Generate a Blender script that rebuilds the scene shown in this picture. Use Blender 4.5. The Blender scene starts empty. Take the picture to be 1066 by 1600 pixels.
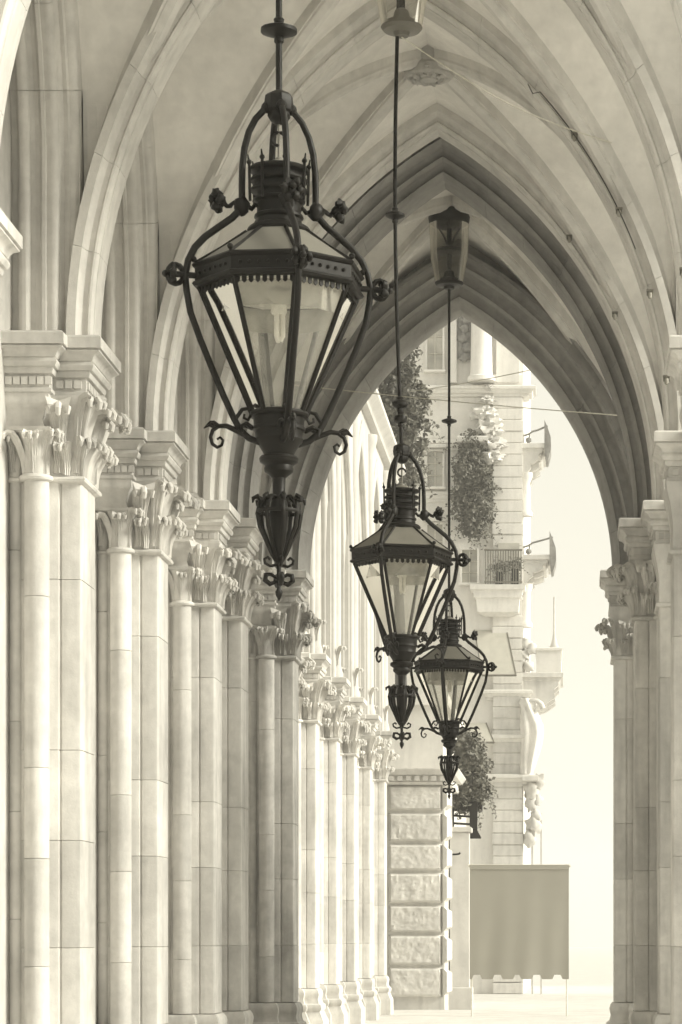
import bpy, math, random
from math import sin, cos, pi, radians, acos, sqrt
from mathutils import Vector, Matrix, noise

random.seed(7)
scene = bpy.context.scene
COL = scene.collection

# ------------------------------------------------------------------ camera
F = 4153.0            # focal length in photo pixels (photo 1066 x 1600)
VX, VY, EYE = 895.0, 1470.0, 1.6
cam_d = bpy.data.cameras.new('camera')
cam = bpy.data.objects.new('camera', cam_d)
COL.objects.link(cam)
cam.location = (0, 0, EYE)
cam.rotation_euler = (radians(90), 0, 0)
cam_d.sensor_fit = 'VERTICAL'
cam_d.sensor_height = 36.0
cam_d.sensor_width = 24.0
cam_d.lens = 36.0 * F / 1600.0
cam_d.shift_x = -(VX - 533.0) / 1600.0
cam_d.shift_y = (VY - 800.0) / 1600.0
cam_d.clip_end = 2000
scene.camera = cam

# ------------------------------------------------------------------ sky, sun, exposure
SUN_TO = Vector((0.86, -0.14, 0.47)).normalized()
world = bpy.data.worlds.new('World')
scene.world = world
world.use_nodes = True
wn, wl = world.node_tree.nodes, world.node_tree.links
wn.clear()
w_out = wn.new('ShaderNodeOutputWorld')
w_bg = wn.new('ShaderNodeBackground')
w_sky = wn.new('ShaderNodeTexSky')
w_sky.sky_type = 'NISHITA'
w_sky.sun_disc = False
w_sky.sun_elevation = math.asin(SUN_TO.z)
w_sky.sun_rotation = math.atan2(SUN_TO.x, SUN_TO.y)
w_sky.air_density = 1.0
w_sky.dust_density = 1.0
w_bw = wn.new('ShaderNodeRGBToBW')
w_tint = wn.new('ShaderNodeMix')
w_tint.data_type = 'RGBA'
w_tint.blend_type = 'MULTIPLY'
w_tint.inputs[0].default_value = 1.0
w_tint.inputs[7].default_value = (1.0, 0.965, 0.83, 1)
wl.new(w_sky.outputs[0], w_bw.inputs[0])
wl.new(w_bw.outputs[0], w_tint.inputs[6])
# thin bright overcast: most of the clear-sky gradient is veiled by even white cloud
w_veil = wn.new('ShaderNodeMix')
w_veil.data_type = 'RGBA'
w_veil.inputs[0].default_value = 0.9
w_veil.inputs[7].default_value = (2.0, 1.935, 1.66, 1)
wl.new(w_tint.outputs[2], w_veil.inputs[6])
wl.new(w_veil.outputs[2], w_bg.inputs[0])
w_bg.inputs[1].default_value = 0.12
wl.new(w_bg.outputs[0], w_out.inputs[0])

sun_d = bpy.data.lights.new('sun', 'SUN')
sun_d.energy = 1.5
sun_d.angle = radians(20)
sun_d.color = (1.0, 0.965, 0.84)
sun = bpy.data.objects.new('sun', sun_d)
COL.objects.link(sun)
sun.location = (20, -20, 30)
sun.rotation_euler = (-SUN_TO).to_track_quat('-Z', 'Y').to_euler()

scene.view_settings.view_transform = 'Standard'
scene.view_settings.look = 'None'
scene.view_settings.gamma = 1.0
scene.view_settings.exposure = 1.85
scene.cycles.max_bounces = 6
scene.cycles.diffuse_bounces = 4
scene.cycles.glossy_bounces = 2
scene.cycles.volume_bounces = 1
scene.cycles.use_adaptive_sampling = True
scene.cycles.adaptive_threshold = 0.04
scene.cycles.volume_max_steps = 64
scene.cycles.transparent_max_bounces = 24
scene.cycles.use_denoising = True

# ------------------------------------------------------------------ materials
def mat_nodes(name):
    m = bpy.data.materials.new(name)
    m.use_nodes = True
    n, l = m.node_tree.nodes, m.node_tree.links
    b = n['Principled BSDF']
    return m, n, l, b

def stone(name, v, stain=0.16, streak=0.12, bump=0.35, tint=(1.0, 0.975, 0.925), rnd=0.10, rough=0.85, grain=70.0):
    m, n, l, b = mat_nodes(name)
    geo = n.new('ShaderNodeNewGeometry')
    oi = n.new('ShaderNodeObjectInfo')
    def noi(scale, detail, mapping=None, rough_=0.55):
        t = n.new('ShaderNodeTexNoise')
        t.inputs['Scale'].default_value = scale
        t.inputs['Detail'].default_value = detail
        t.inputs['Roughness'].default_value = rough_
        if mapping:
            mp = n.new('ShaderNodeMapping')
            mp.inputs['Scale'].default_value = mapping
            l.new(geo.outputs['Position'], mp.inputs['Vector'])
            l.new(mp.outputs[0], t.inputs['Vector'])
        else:
            l.new(geo.outputs['Position'], t.inputs['Vector'])
        return t
    def mapr(src, a0, a1, b0, b1):
        r = n.new('ShaderNodeMapRange')
        r.inputs['From Min'].default_value = a0
        r.inputs['From Max'].default_value = a1
        r.inputs['To Min'].default_value = b0
        r.inputs['To Max'].default_value = b1
        l.new(src, r.inputs['Value'])
        return r.outputs[0]
    def mul(a, c):
        q = n.new('ShaderNodeMath'); q.operation = 'MULTIPLY'
        l.new(a, q.inputs[0])
        if isinstance(c, float): q.inputs[1].default_value = c
        else: l.new(c, q.inputs[1])
        return q.outputs[0]
    s1 = noi(1.3, 3)
    s2 = noi(9.0, 4, None, 0.65)
    s3 = noi(2.2, 3, (3.2, 3.2, 0.35))
    f = mapr(s1.outputs[0], 0.3, 0.7, 1 - stain, 1 + stain * 0.6)
    f = mul(f, mapr(s2.outputs[0], 0.3, 0.7, 1 - stain * 0.55, 1 + stain * 0.45))
    f = mul(f, mapr(s3.outputs[0], 0.46, 0.72, 1.0, 1 - streak))
    f = mul(f, mapr(oi.outputs['Random'], 0, 1, 1 - rnd, 1 + rnd * 0.6))
    f = mul(f, v)
    cr = n.new('ShaderNodeCombineColor')
    for i in range(3):
        l.new(mul(f, float(tint[i])), cr.inputs[i])
    l.new(cr.outputs[0], b.inputs['Base Color'])
    b.inputs['Roughness'].default_value = rough
    b.inputs['Specular IOR Level'].default_value = 0.25
    g = noi(grain, 3, None, 0.7)
    g2 = noi(grain * 0.16, 2)
    ad = n.new('ShaderNodeMath'); ad.operation = 'ADD'
    l.new(g.outputs[0], ad.inputs[0]); l.new(mul(g2.outputs[0], 1.6), ad.inputs[1])
    bp = n.new('ShaderNodeBump')
    bp.inputs['Strength'].default_value = bump
    bp.inputs['Distance'].default_value = 0.006
    l.new(ad.outputs[0], bp.inputs['Height'])
    l.new(bp.outputs[0], b.inputs['Normal'])
    return m

def paint(name, col, rough=0.4, metallic=0.0, spec=0.5, var=0.15, scale=30.0):
    m, n, l, b = mat_nodes(name)
    geo = n.new('ShaderNodeNewGeometry')
    t = n.new('ShaderNodeTexNoise')
    t.inputs['Scale'].default_value = scale
    t.inputs['Detail'].default_value = 5
    l.new(geo.outputs['Position'], t.inputs['Vector'])
    r = n.new('ShaderNodeValToRGB')
    r.color_ramp.elements[0].position = 0.3
    r.color_ramp.elements[1].position = 0.7
    r.color_ramp.elements[0].color = (*[c * (1 - var) for c in col], 1)
    r.color_ramp.elements[1].color = (*[min(1, c * (1 + var)) for c in col], 1)
    l.new(t.outputs[0], r.inputs[0])
    l.new(r.outputs[0], b.inputs['Base Color'])
    rr = n.new('ShaderNodeMapRange')
    rr.inputs['To Min'].default_value = max(0.05, rough - 0.12)
    rr.inputs['To Max'].default_value = min(1, rough + 0.15)
    l.new(t.outputs[0], rr.inputs['Value'])
    l.new(rr.outputs[0], b.inputs['Roughness'])
    b.inputs['Metallic'].default_value = metallic
    b.inputs['Specular IOR Level'].default_value = spec
    bp = n.new('ShaderNodeBump')
    bp.inputs['Strength'].default_value = 0.15
    bp.inputs['Distance'].default_value = 0.002
    l.new(t.outputs[0], bp.inputs['Height'])
    l.new(bp.outputs[0], b.inputs['Normal'])
    return m

def glass(name, haze=0.16, tint=(0.955, 0.95, 0.925), refl=0.5):
    m = bpy.data.materials.new(name)
    m.use_nodes = True
    n, l = m.node_tree.nodes, m.node_tree.links
    n.clear()
    out = n.new('ShaderNodeOutputMaterial')
    tr = n.new('ShaderNodeBsdfTransparent'); tr.inputs[0].default_value = (*tint, 1)
    gl = n.new('ShaderNodeBsdfGlossy'); gl.inputs['Roughness'].default_value = 0.06
    gl.inputs['Color'].default_value = (0.9, 0.88, 0.82, 1)
    fr = n.new('ShaderNodeFresnel'); fr.inputs[0].default_value = 1.5
    mu = n.new('ShaderNodeMath'); mu.operation = 'MULTIPLY'; mu.inputs[1].default_value = refl * 2
    mu.use_clamp = True
    l.new(fr.outputs[0], mu.inputs[0])
    df = n.new('ShaderNodeBsdfDiffuse'); df.inputs[0].default_value = (0.55, 0.54, 0.50, 1)
    tl = n.new('ShaderNodeBsdfTranslucent'); tl.inputs[0].default_value = (0.6, 0.59, 0.54, 1)
    geo = n.new('ShaderNodeNewGeometry')
    nz = n.new('ShaderNodeTexNoise'); nz.inputs['Scale'].default_value = 6; nz.inputs['Detail'].default_value = 5
    l.new(geo.outputs['Position'], nz.inputs['Vector'])
    mr = n.new('ShaderNodeMapRange')
    mr.inputs['From Min'].default_value = 0.3; mr.inputs['From Max'].default_value = 0.75
    mr.inputs['To Min'].default_value = haze * 0.5; mr.inputs['To Max'].default_value = haze * 1.5
    l.new(nz.outputs[0], mr.inputs['Value'])
    dd = n.new('ShaderNodeMixShader'); dd.inputs[0].default_value = 0.6
    l.new(df.outputs[0], dd.inputs[1]); l.new(tl.outputs[0], dd.inputs[2])
    m1 = n.new('ShaderNodeMixShader')
    l.new(mr.outputs[0], m1.inputs[0]); l.new(tr.outputs[0], m1.inputs[1]); l.new(dd.outputs[0], m1.inputs[2])
    m2 = n.new('ShaderNodeMixShader')
    l.new(mu.outputs[0], m2.inputs[0]); l.new(m1.outputs[0], m2.inputs[1]); l.new(gl.outputs[0], m2.inputs[2])
    l.new(m2.outputs[0], out.inputs[0])
    return m

def leafmat(name, v):
    m, n, l, b = mat_nodes(name)
    geo = n.new('ShaderNodeNewGeometry')
    t = n.new('ShaderNodeTexNoise'); t.inputs['Scale'].default_value = 3.5; t.inputs['Detail'].default_value = 6
    l.new(geo.outputs['Position'], t.inputs['Vector'])
    r = n.new('ShaderNodeValToRGB')
    r.color_ramp.elements[0].position = 0.32; r.color_ramp.elements[1].position = 0.68
    r.color_ramp.elements[0].color = (v * 0.6, v * 0.58, v * 0.47, 1)
    r.color_ramp.elements[1].color = (v * 1.5, v * 1.45, v * 1.2, 1)
    l.new(t.outputs[0], r.inputs[0]); l.new(r.outputs[0], b.inputs['Base Color'])
    b.inputs['Roughness'].default_value = 0.6
    return m

M = {}
M['stone'] = stone('pier_stone', 0.67, stain=0.18, streak=0.22, rnd=0.15)
M['rib'] = stone('rib_stone', 0.68, rnd=0.05)
M['arch'] = stone('end_arch_stone', 0.31, rnd=0.09, stain=0.22)  # base colour lowered below the ribs to put in the far arches' shade
M['stained'] = stone('stained_pier_stone', 0.52, stain=0.24, streak=0.3, rnd=0.14)
M['web'] = stone('vault_plaster', 0.84, stain=0.12, streak=0.05, bump=0.15, rnd=0.03)
M['wall'] = stone('wall_stone', 0.60)
M['mortar'] = stone('mortar', 0.46, rnd=0)
M['pale'] = stone('pale_limestone', 0.56, stain=0.10, streak=0.10, rnd=0.07)
M['rust'] = stone('rusticated_stone', 0.72, stain=0.14, rnd=0.08, bump=0.8, grain=22)
M['far'] = stone('far_stucco', 0.76, stain=0.08, streak=0.10, bump=0.2, rnd=0.04)
M['far_trim'] = stone('far_trim', 0.64, stain=0.12, streak=0.16, bump=0.2, rnd=0.06)
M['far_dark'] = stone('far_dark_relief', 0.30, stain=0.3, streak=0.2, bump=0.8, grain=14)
M['iron'] = paint('black_iron', (0.009, 0.008, 0.0063), rough=0.45, spec=0.16)
M['iron2'] = paint('roof_sheet', (0.16, 0.152, 0.128), rough=0.45, spec=0.4, var=0.12, scale=8)
M['glass'] = glass('lantern_glass', haze=0.26)
M['clear'] = glass('mount_glass', haze=0.10, refl=0.35)
M['smoked'] = glass('smoked_glass', haze=0.04, tint=(0.62, 0.61, 0.57), refl=0.3)
M['shade'] = glass('frosted_shade', haze=0.5, tint=(0.5, 0.49, 0.46), refl=0.2)
M['bulb'] = paint('bulb_white', (0.82, 0.80, 0.74), rough=0.25, var=0.02)
M['pane'] = paint('window_pane', (0.42, 0.405, 0.36), rough=0.12, spec=0.8, var=0.3, scale=1.5)
M['frame'] = paint('window_frame', (0.55, 0.53, 0.47), rough=0.5)
M['cloth'] = paint('grey_cloth', (0.33, 0.318, 0.278), rough=0.9, spec=0.1, var=0.03, scale=2)
M['cloth_pale'] = paint('pale_cloth', (0.44, 0.425, 0.375), rough=0.9, spec=0.1, var=0.06, scale=5)
M['post'] = paint('pale_paint', (0.66, 0.64, 0.57), rough=0.5)
M['cable'] = paint('pale_cable', (0.6, 0.58, 0.5), rough=0.5)
M['leaf'] = leafmat('foliage', 0.11)
M['bark'] = stone('bark', 0.12, bump=1.0, grain=30)
M['paving'] = stone('paving', 0.62, stain=0.12, rnd=0.06)

# ------------------------------------------------------------------ helpers
def at(px, py, Y):
    return Vector(((px - VX) * Y / F, Y, EYE + (VY - py) * Y / F))

class MB:
    def __init__(s):
        s.v, s.f = [], []
    def add(s, vs, fs):
        o = len(s.v)
        s.v.extend([tuple(p) for p in vs])
        s.f.extend([tuple(i + o for i in f) for f in fs])
        return s
    def box(s, x0, x1, y0, y1, z0, z1, c=0.0):
        if x0 > x1: x0, x1 = x1, x0
        if c <= 0:
            vs = [(x0, y0, z0), (x1, y0, z0), (x1, y1, z0), (x0, y1, z0), (x0, y0, z1), (x1, y0, z1), (x1, y1, z1), (x0, y1, z1)]
            return s.add(vs, [(3, 2, 1, 0), (4, 5, 6, 7), (0, 1, 5, 4), (1, 2, 6, 5), (2, 3, 7, 6), (3, 0, 4, 7)])
        return s.loft([(x0, y0), (x1, y0), (x1, y1), (x0, y1)], [(z0, -c), (z0 + c, 0), (z1 - c, 0), (z1, -c)])
    def loft(s, plan, rings, caps=True):
        vs, n = [], len(plan)
        for z, e in rings:
            q = offset_poly(plan, e) if abs(e) > 1e-9 else plan
            vs += [(p[0], p[1], z) for p in q]
        fs = []
        for k in range(len(rings) - 1):
            for i in range(n):
                j = (i + 1) % n
                fs.append((k * n + i, k * n + j, (k + 1) * n + j, (k + 1) * n + i))
        if caps:
            fs.append(tuple(reversed(range(n))))
            fs.append(tuple(range((len(rings) - 1) * n, len(rings) * n)))
        return s.add(vs, fs)
    def lathe(s, prof, n=20, cx=0, cy=0, cz=0, rot=0.0, caps=True, a0=0.0, a1=2 * pi):
        vs, fs = [], []
        full = abs(a1 - a0 - 2 * pi) < 1e-6
        m = n if full else n + 1
        for r, z in prof:
            for i in range(m):
                a = a0 + (a1 - a0) * i / n + rot
                vs.append((cx + r * cos(a), cy + r * sin(a), cz + z))
        for k in range(len(prof) - 1):
            for i in range(n):
                j = (i + 1) % m
                fs.append((k * m + i, k * m + j, (k + 1) * m + j, (k + 1) * m + i))
        if caps and full:
            fs.append(tuple(reversed(range(n))))
            fs.append(tuple(range((len(prof) - 1) * n, len(prof) * n)))
        return s.add(vs, fs)
    def tube(s, pts, r, n=8, caps=True, closed=False):
        pts = [Vector(p) for p in pts]
        m = len(pts)
        rs = r if isinstance(r, (list, tuple)) else [r] * m
        tang = []
        for i in range(m):
            a = pts[(i - 1) % m] if (closed or i > 0) else pts[i]
            b = pts[(i + 1) % m] if (closed or i < m - 1) else pts[i]
            t = (b - a)
            tang.append(t.normalized() if t.length > 1e-9 else Vector((0, 0, 1)))
        up = Vector((0, 0, 1)) if abs(tang[0].z) < 0.9 else Vector((1, 0, 0))
        nrm = tang[0].cross(up).normalized()
        vs = []
        for i in range(m):
            if i:
                nrm = (nrm - tang[i] * nrm.dot(tang[i]))
                nrm = nrm.normalized() if nrm.length > 1e-6 else tang[i].orthogonal().normalized()
            bn = tang[i].cross(nrm)
            for k in range(n):
                a = 2 * pi * k / n
                vs.append(pts[i] + (nrm * cos(a) + bn * sin(a)) * rs[i])
        fs = []
        for i in range(m if closed else m - 1):
            for k in range(n):
                j = (k + 1) % n
                i2 = (i + 1) % m
                fs.append((i * n + k, i * n + j, i2 * n + j, i2 * n + k))
        if caps and not closed:
            fs.append(tuple(reversed(range(n))))
            fs.append(tuple(range((m - 1) * n, m * n)))
        return s.add(vs, fs)
    def ball(s, c, r, n=8, m=6, squash=(1, 1, 1), lump=0.0, seed=0):
        vs, fs = [], []
        c = Vector(c)
        for i in range(m + 1):
            th = pi * i / m
            for k in range(n):
                a = 2 * pi * k / n
                d = Vector((sin(th) * cos(a), sin(th) * sin(a), cos(th)))
                rr = r
                if lump:
                    rr *= 1 + lump * noise.noise(d * 2.2 + Vector((seed * 3.1, seed, 0)))
                vs.append(c + Vector((d.x * squash[0], d.y * squash[1], d.z * squash[2])) * rr)
        for i in range(m):
            for k in range(n):
                j = (k + 1) % n
                fs.append((i * n + k, (i + 1) * n + k, (i + 1) * n + j, i * n + j))
        return s.add(vs, fs)
    def xf(s, mat):
        s.v = [tuple(mat @ Vector(p)) for p in s.v]
        return s
    def mesh(s, name, mat, smooth=38, org=None):
        me = bpy.data.meshes.new(name)
        vs = s.v if org is None else [(p[0] - org[0], p[1] - org[1], p[2] - org[2]) for p in s.v]
        me.from_pydata(vs, [], s.f)
        if mat: me.materials.append(M[mat])
        if smooth:
            me.polygons.foreach_set('use_smooth', [True] * len(me.polygons))
            me.set_sharp_from_angle(angle=radians(smooth))
        me.update()
        return me
    def build(s, name, mat, parent=None, smooth=38, world=False):
        """world=True: vertices are in world space; the object gets the parent's origin."""
        org = None
        if world and parent is not None:
            p, org = parent, Vector((0, 0, 0))
            while p is not None:
                org += Vector(p.location); p = p.parent
        return place(s.mesh(name, mat, smooth, org), name, parent)

def place(me, name, parent=None, mtx=None):
    o = bpy.data.objects.new(name, me)
    COL.objects.link(o)
    if parent is not None: o.parent = parent
    if mtx is not None: o.matrix_local = mtx
    return o

def tag(o, label=None, cat=None, group=None, kind=None):
    if label: o['label'] = label
    if cat: o['category'] = cat
    if group: o['group'] = group
    if kind: o['kind'] = kind
    return o

def thing(name, label, cat, loc=(0, 0, 0), group=None, scale=(1, 1, 1), rz=0):
    o = bpy.data.objects.new(name, None)
    COL.objects.link(o)
    o.location = loc
    o.scale = scale
    o.rotation_euler = (0, 0, rz)
    o.empty_display_size = 0.2
    return tag(o, label, cat, group)

def copy_tree(o, parent=None):
    c = o.copy()
    COL.objects.link(c)
    c.parent = parent
    for ch in list(o.children):
        copy_tree(ch, c)
    return c

def offset_poly(pts, d):
    n = len(pts)
    out = []
    for i in range(n):
        p0, p1, p2 = Vector(pts[i - 1]), Vector(pts[i]), Vector(pts[(i + 1) % n])
        a, b = (p1 - p0).normalized(), (p2 - p1).normalized()
        n1, n2 = Vector((a.y, -a.x)), Vector((b.y, -b.x))
        m = n1 + n2
        den = 1 + n1.dot(n2)
        if den < 0.2: den = 0.2
        q = p1 + m * (d / den)
        out.append((q.x, q.y))
    return out

def arc(cx, cy, r, a0, a1, n):
    return [(cx + r * cos(radians(a0 + (a1 - a0) * i / n)), cy + r * sin(radians(a0 + (a1 - a0) * i / n))) for i in range(n + 1)]

# ------------------------------------------------------------------ the ground
AX = -1.30                 # centre line of the gallery
g = MB()
g.add([(-260, -65, 0), (260, -65, 0), (260, 700, 0), (-260, 700, 0)], [(0, 1, 2, 3)])
tag(g.build('ground', 'paving', smooth=0), kind='structure')
g = MB()
g.box(-4.4, 1.9, 6, 57, -0.3, 0.12, 0.01)
tag(g.build('pavement', 'paving', smooth=0), kind='structure')

# ------------------------------------------------------------------ crocket leaf (shared)
def leaf_mesh(name, H, out, wid, curl=1.0, seed=0, ball=1.0):
    """stem rises from the neck, leans out along +x and ends in a curled crocket."""
    mb = MB()
    path = []
    N = 11
    for i in range(N + 1):
        t = i / N
        if t < 0.72:
            q = t / 0.72
            x = out * 0.62 * q ** 2.1
            z = H * 0.93 * (q ** 0.92)
        else:
            q = (t - 0.72) / 0.28
            a = radians(150 * q * curl)
            rr = H * 0.10
            x = out * 0.62 + rr * 1.5 * sin(a) + out * 0.28 * q
            z = H * 0.93 + rr * 0.55 * (sin(a * 1.0)) - rr * 1.1 * (1 - cos(a)) * 0.6
        path.append((x, z))
    vs, fs = [], []
    cols = 11
    ridge = [0.0, 0.34, 0.16, 0.40, 0.20, 0.62, 0.20, 0.40, 0.16, 0.34, 0.0]
    for i, (x, z) in enumerate(path):
        t = i / N
        a = path[max(0, i - 1)]; b = path[min(N, i + 1)]
        tx, tz = b[0] - a[0], b[1] - a[1]
        L = sqrt(tx * tx + tz * tz) or 1
        nx, nz = tz / L, -tx / L
        w = wid * (0.50 + 0.62 * t ** 1.4)
        if t > 0.84: w *= 1.0 - 1.6 * (t - 0.84)
        w *= 1 + 0.10 * sin(i * 2.1 + seed)
        for k in range(cols):
            s_ = -1 + 2 * k / (cols - 1)
            hgt = wid * (0.62 * ridge[k] + 0.18 * (1 - s_ * s_) - 0.35 * t * s_ * s_)
            vs.append((x + nx * hgt, s_ * w, z + nz * hgt))
    for i in range(N):
        for k in range(cols - 1):
            fs.append((i * cols + k, i * cols + k + 1, (i + 1) * cols + k + 1, (i + 1) * cols + k))
    n0 = len(vs)
    for i, (x, z) in enumerate(path):
        vs.append((x - 0.015, 0, z - 0.005))
    for i in range(N):
        fs.append((i * cols, (i + 1) * cols, n0 + i + 1, n0 + i))
        fs.append((i * cols + cols - 1, n0 + i, n0 + i + 1, (i + 1) * cols + cols - 1))
    mb.add(vs, fs)
    ex, ez = path[-1]
    rb = wid * 0.64 * ball
    rng = random.Random(seed + 3)
    for sy in (-1, 1):
        pts = [(ex - 0.4 * rb, sy * 0.3 * rb, ez + 0.5 * rb), (ex + 0.2 * rb, sy * 0.9 * rb, ez + 0.75 * rb), (ex + 0.55 * rb, sy * 1.35 * rb, ez + 0.25 * rb),
               (ex + 0.45 * rb, sy * 1.25 * rb, ez - 0.45 * rb), (ex + 0.2 * rb, sy * 0.8 * rb, ez - 0.5 * rb)]
        mb.tube(pts, [0.30 * rb, 0.44 * rb, 0.42 * rb, 0.30 * rb, 0.12 * rb], 7)
    pts = [(ex - 0.2 * rb, 0, ez + 0.7 * rb), (ex + 0.7 * rb, 0, ez + 0.75 * rb), (ex + 1.2 * rb, 0, ez + 0.1 * rb), (ex + 1.0 * rb, 0, ez - 0.7 * rb), (ex + 0.55 * rb, 0, ez - 0.8 * rb)]
    mb.tube(pts, [0.35 * rb, 0.48 * rb, 0.45 * rb, 0.34 * rb, 0.14 * rb], 7)
    mb.ball((ex + 0.35 * rb, 0, ez - 0.15 * rb), rb * 0.35, 7, 5)
    return mb.mesh(name, 'stone', 40)

LEAF = [leaf_mesh('leaf', 0.30, 0.14, 0.052, 1.0, 1), leaf_mesh('leaf', 0.30, 0.15, 0.050, 1.1, 5)]
LEAF_BIG = [leaf_mesh('leaf', 0.52, 0.19, 0.075, 1.0, 2, 0.95), leaf_mesh('leaf', 0.50, 0.18, 0.080, 1.15, 8, 0.95)]
LEAF_LOW = [leaf_mesh('leaf', 0.24, 0.13, 0.062, 1.2, 4, 0.9)]

def put_leaf(parent, me, u, v, z, ang, sc=1.0):
    mtx = Matrix.Translation((u, v, z)) @ Matrix.Rotation(ang, 4, 'Z') @ Matrix.Diagonal((sc, sc, sc, 1))
    return place(me, 'leaf', parent, mtx)

# ------------------------------------------------------------------ clustered pier (local: +x to the gallery, +y away)
COURSE = [0.90, 1.55, 2.30, 2.93, 4.12, 4.80]
ABTOP = 5.80

def make_pier(L=0.86, leaves=True):
    root = bpy.data.objects.new('clustered_pier', None)
    COL.objects.link(root)
    root.empty_display_size = 0.3
    # base
    plan = [(-0.62, 0.0), (-0.20, 0.0), (-0.20, 0.13), (0.0, 0.13), (0.0, L - 0.13), (-0.20, L - 0.13), (-0.20, L), (-0.62, L)]
    MB().loft(plan, [(0.0, 0.12), (0.42, 0.12), (0.46, 0.10), (0.56, 0.06), (0.58, 0.075), (0.62, 0.085), (0.66, 0.075), (0.68, 0.045),
                     (0.74, 0.03), (0.78, 0.04), (0.82, 0.045), (0.86, 0.035), (0.895, 0.012)]).build('plinth', 'stone', root)
    # mortar core just behind the joints
    core = [(-0.58, 0.20), (-0.012, 0.18), (-0.012, L - 0.18), (-0.58, L - 0.20)]
    MB().loft(core, [(0.9, 0), (4.82, 0)]).build('core', 'mortar', root)
    MB().loft([(-0.62, 0.13), (-0.50, 0.13), (-0.50, L - 0.13), (-0.62, L - 0.13)], [(0.88, 0), (5.39, 0)]).build('backing', 'stone', root)
    # pilaster, block by block
    pil = place(None, 'pilaster', root)
    c = 0.028
    front = [(-0.42, 0.125), (-0.16, 0.125), (-0.152, 0.130), (-0.150, 0.155), (-0.138, 0.160), (-0.132, 0.148), (-c, 0.148), (-c * 0.3, 0.148 + c * 0.3), (0.0, 0.148 + c)]
    back = [(p[0], L - p[1]) for p in reversed(front)]
    pplan = front + back
    j = 0.0011
    for a, b in zip(COURSE[:-1], COURSE[1:]):
        MB().loft(pplan, [(a + j, -0.004), (a + j + 0.003, 0), (b - j - 0.003, 0), (b - j, -0.003)]).build('block', 'stone', pil)
    # shafts and rolls
    def shaft(u, v, r, name, off):
        sh = place(None, name, root)
        zs = [0.90] + [z + off for z in COURSE[1:-1]] + [4.80]
        for a, b in zip(zs[:-1], zs[1:]):
            MB().lathe([(r - 0.004, a + j), (r, a + j + 0.004), (r, b - j - 0.004), (r - 0.004, b - j)], 22, u, v).build('drum', 'stone', sh, 30)
        MB().lathe([(r - 0.01, 0.9), (r - 0.01, 4.8)], 12, u, v, caps=False).build('mortar_core', 'mortar', sh)
        return sh
    for v in (0.09, L - 0.09):
        shaft(-0.30, v, 0.088, 'shaft', -0.13 if v < L / 2 else 0.1)
        shaft(-0.455, v + (0.06 if v < L / 2 else -0.06), 0.050, 'roll', 0.2)
    # necking + bells
    cap = place(None, 'capital', root)
    for v in (0.09, L - 0.09):
        MB().lathe([(0.088, 4.79), (0.112, 4.80), (0.118, 4.815), (0.112, 4.83), (0.092, 4.84), (0.092, 4.95), (0.105, 5.05), (0.14, 5.13)], 22, -0.30, v).build('bell', 'stone', cap)
        w = v + (0.06 if v < L / 2 else -0.06)
        MB().lathe([(0.05, 4.79), (0.066, 4.80), (0.07, 4.815), (0.05, 4.83), (0.055, 5.0), (0.085, 5.13)], 14, -0.455, w).build('bell', 'stone', cap)
    rect = [(-0.42, 0.13), (0.0, 0.13), (0.0, L - 0.13), (-0.42, L - 0.13)]
    MB().loft(rect, [(4.79, 0.0), (4.80, 0.03), (4.815, 0.036), (4.83, 0.03), (4.84, 0.0), (5.05, 0.0), (5.2, 0.02), (5.32, 0.05), (5.39, 0.06)]).build('bell', 'stone', cap)
    # impost blocks above the small capitals, with a sunk cavetto panel
    for v0, v1 in ((0.0, 0.26), (L - 0.26, L)):
        pl = [(-0.55, v0), (-0.205, v0), (-0.205, v1), (-0.55, v1)]
        MB().loft(pl, [(5.12, 0.0), (5.135, 0.02), (5.16, 0.02), (5.17, -0.03), (5.22, -0.045), (5.29, -0.02), (5.33, 0.008), (5.39, 0.008)]).build('impost', 'stone', cap)
    rl = random.Random(3)
    SIDES = ((0.09, -1), (L - 0.09, 1)) if leaves else ()
    for v, sg in SIDES:
        for k, ang in enumerate((-150, -95, -38)):
            put_leaf(cap, LEAF[k % 2], -0.30 + 0.075 * cos(radians(ang)), v + sg * 0.075 * abs(sin(radians(ang))), 4.84, radians(ang) if sg < 0 else -radians(ang), rl.uniform(0.95, 1.08))
        w = v - sg * 0.06
        put_leaf(cap, LEAF[0], -0.47, w + sg * 0.04, 4.86, radians(sg * 115), 0.85)
    # big crockets on the pilaster
    for v, sg in (((0.13, -1), (L - 0.13, 1)) if leaves else ()):
        put_leaf(cap, LEAF_BIG[0], -0.02, v - sg * 0.02, 4.86, radians(sg * 42), 1.0)
        put_leaf(cap, LEAF_BIG[1], -0.15, v - sg * 0.01, 4.86, radians(sg * 88), 0.95)
        put_leaf(cap, LEAF_LOW[0], -0.01, v - sg * 0.02, 4.84, radians(sg * 50), 1.05)
        put_leaf(cap, LEAF_LOW[0], -0.10, v, 4.84, radians(sg * 95), 0.95)
    for k in range(3 if leaves else 0):
        v = 0.13 + (L - 0.26) * (k + 1) / 4
        put_leaf(cap, LEAF_BIG[k % 2], -0.01, v, 4.86, radians(rl.uniform(-6, 6)), 0.98)
    for k in range(4 if leaves else 0):
        v = 0.13 + (L - 0.26) * (k + 0.5) / 4
        put_leaf(cap, LEAF_LOW[0], -0.005, v, 4.84, radians(rl.uniform(-8, 8)), 1.0)
    # entablature
    ent = [(-0.62, 0.0), (-0.20, 0.0), (-0.20, 0.14), (0.03, 0.14), (0.03, L - 0.14), (-0.20, L - 0.14), (-0.20, L), (-0.62, L)]
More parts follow.
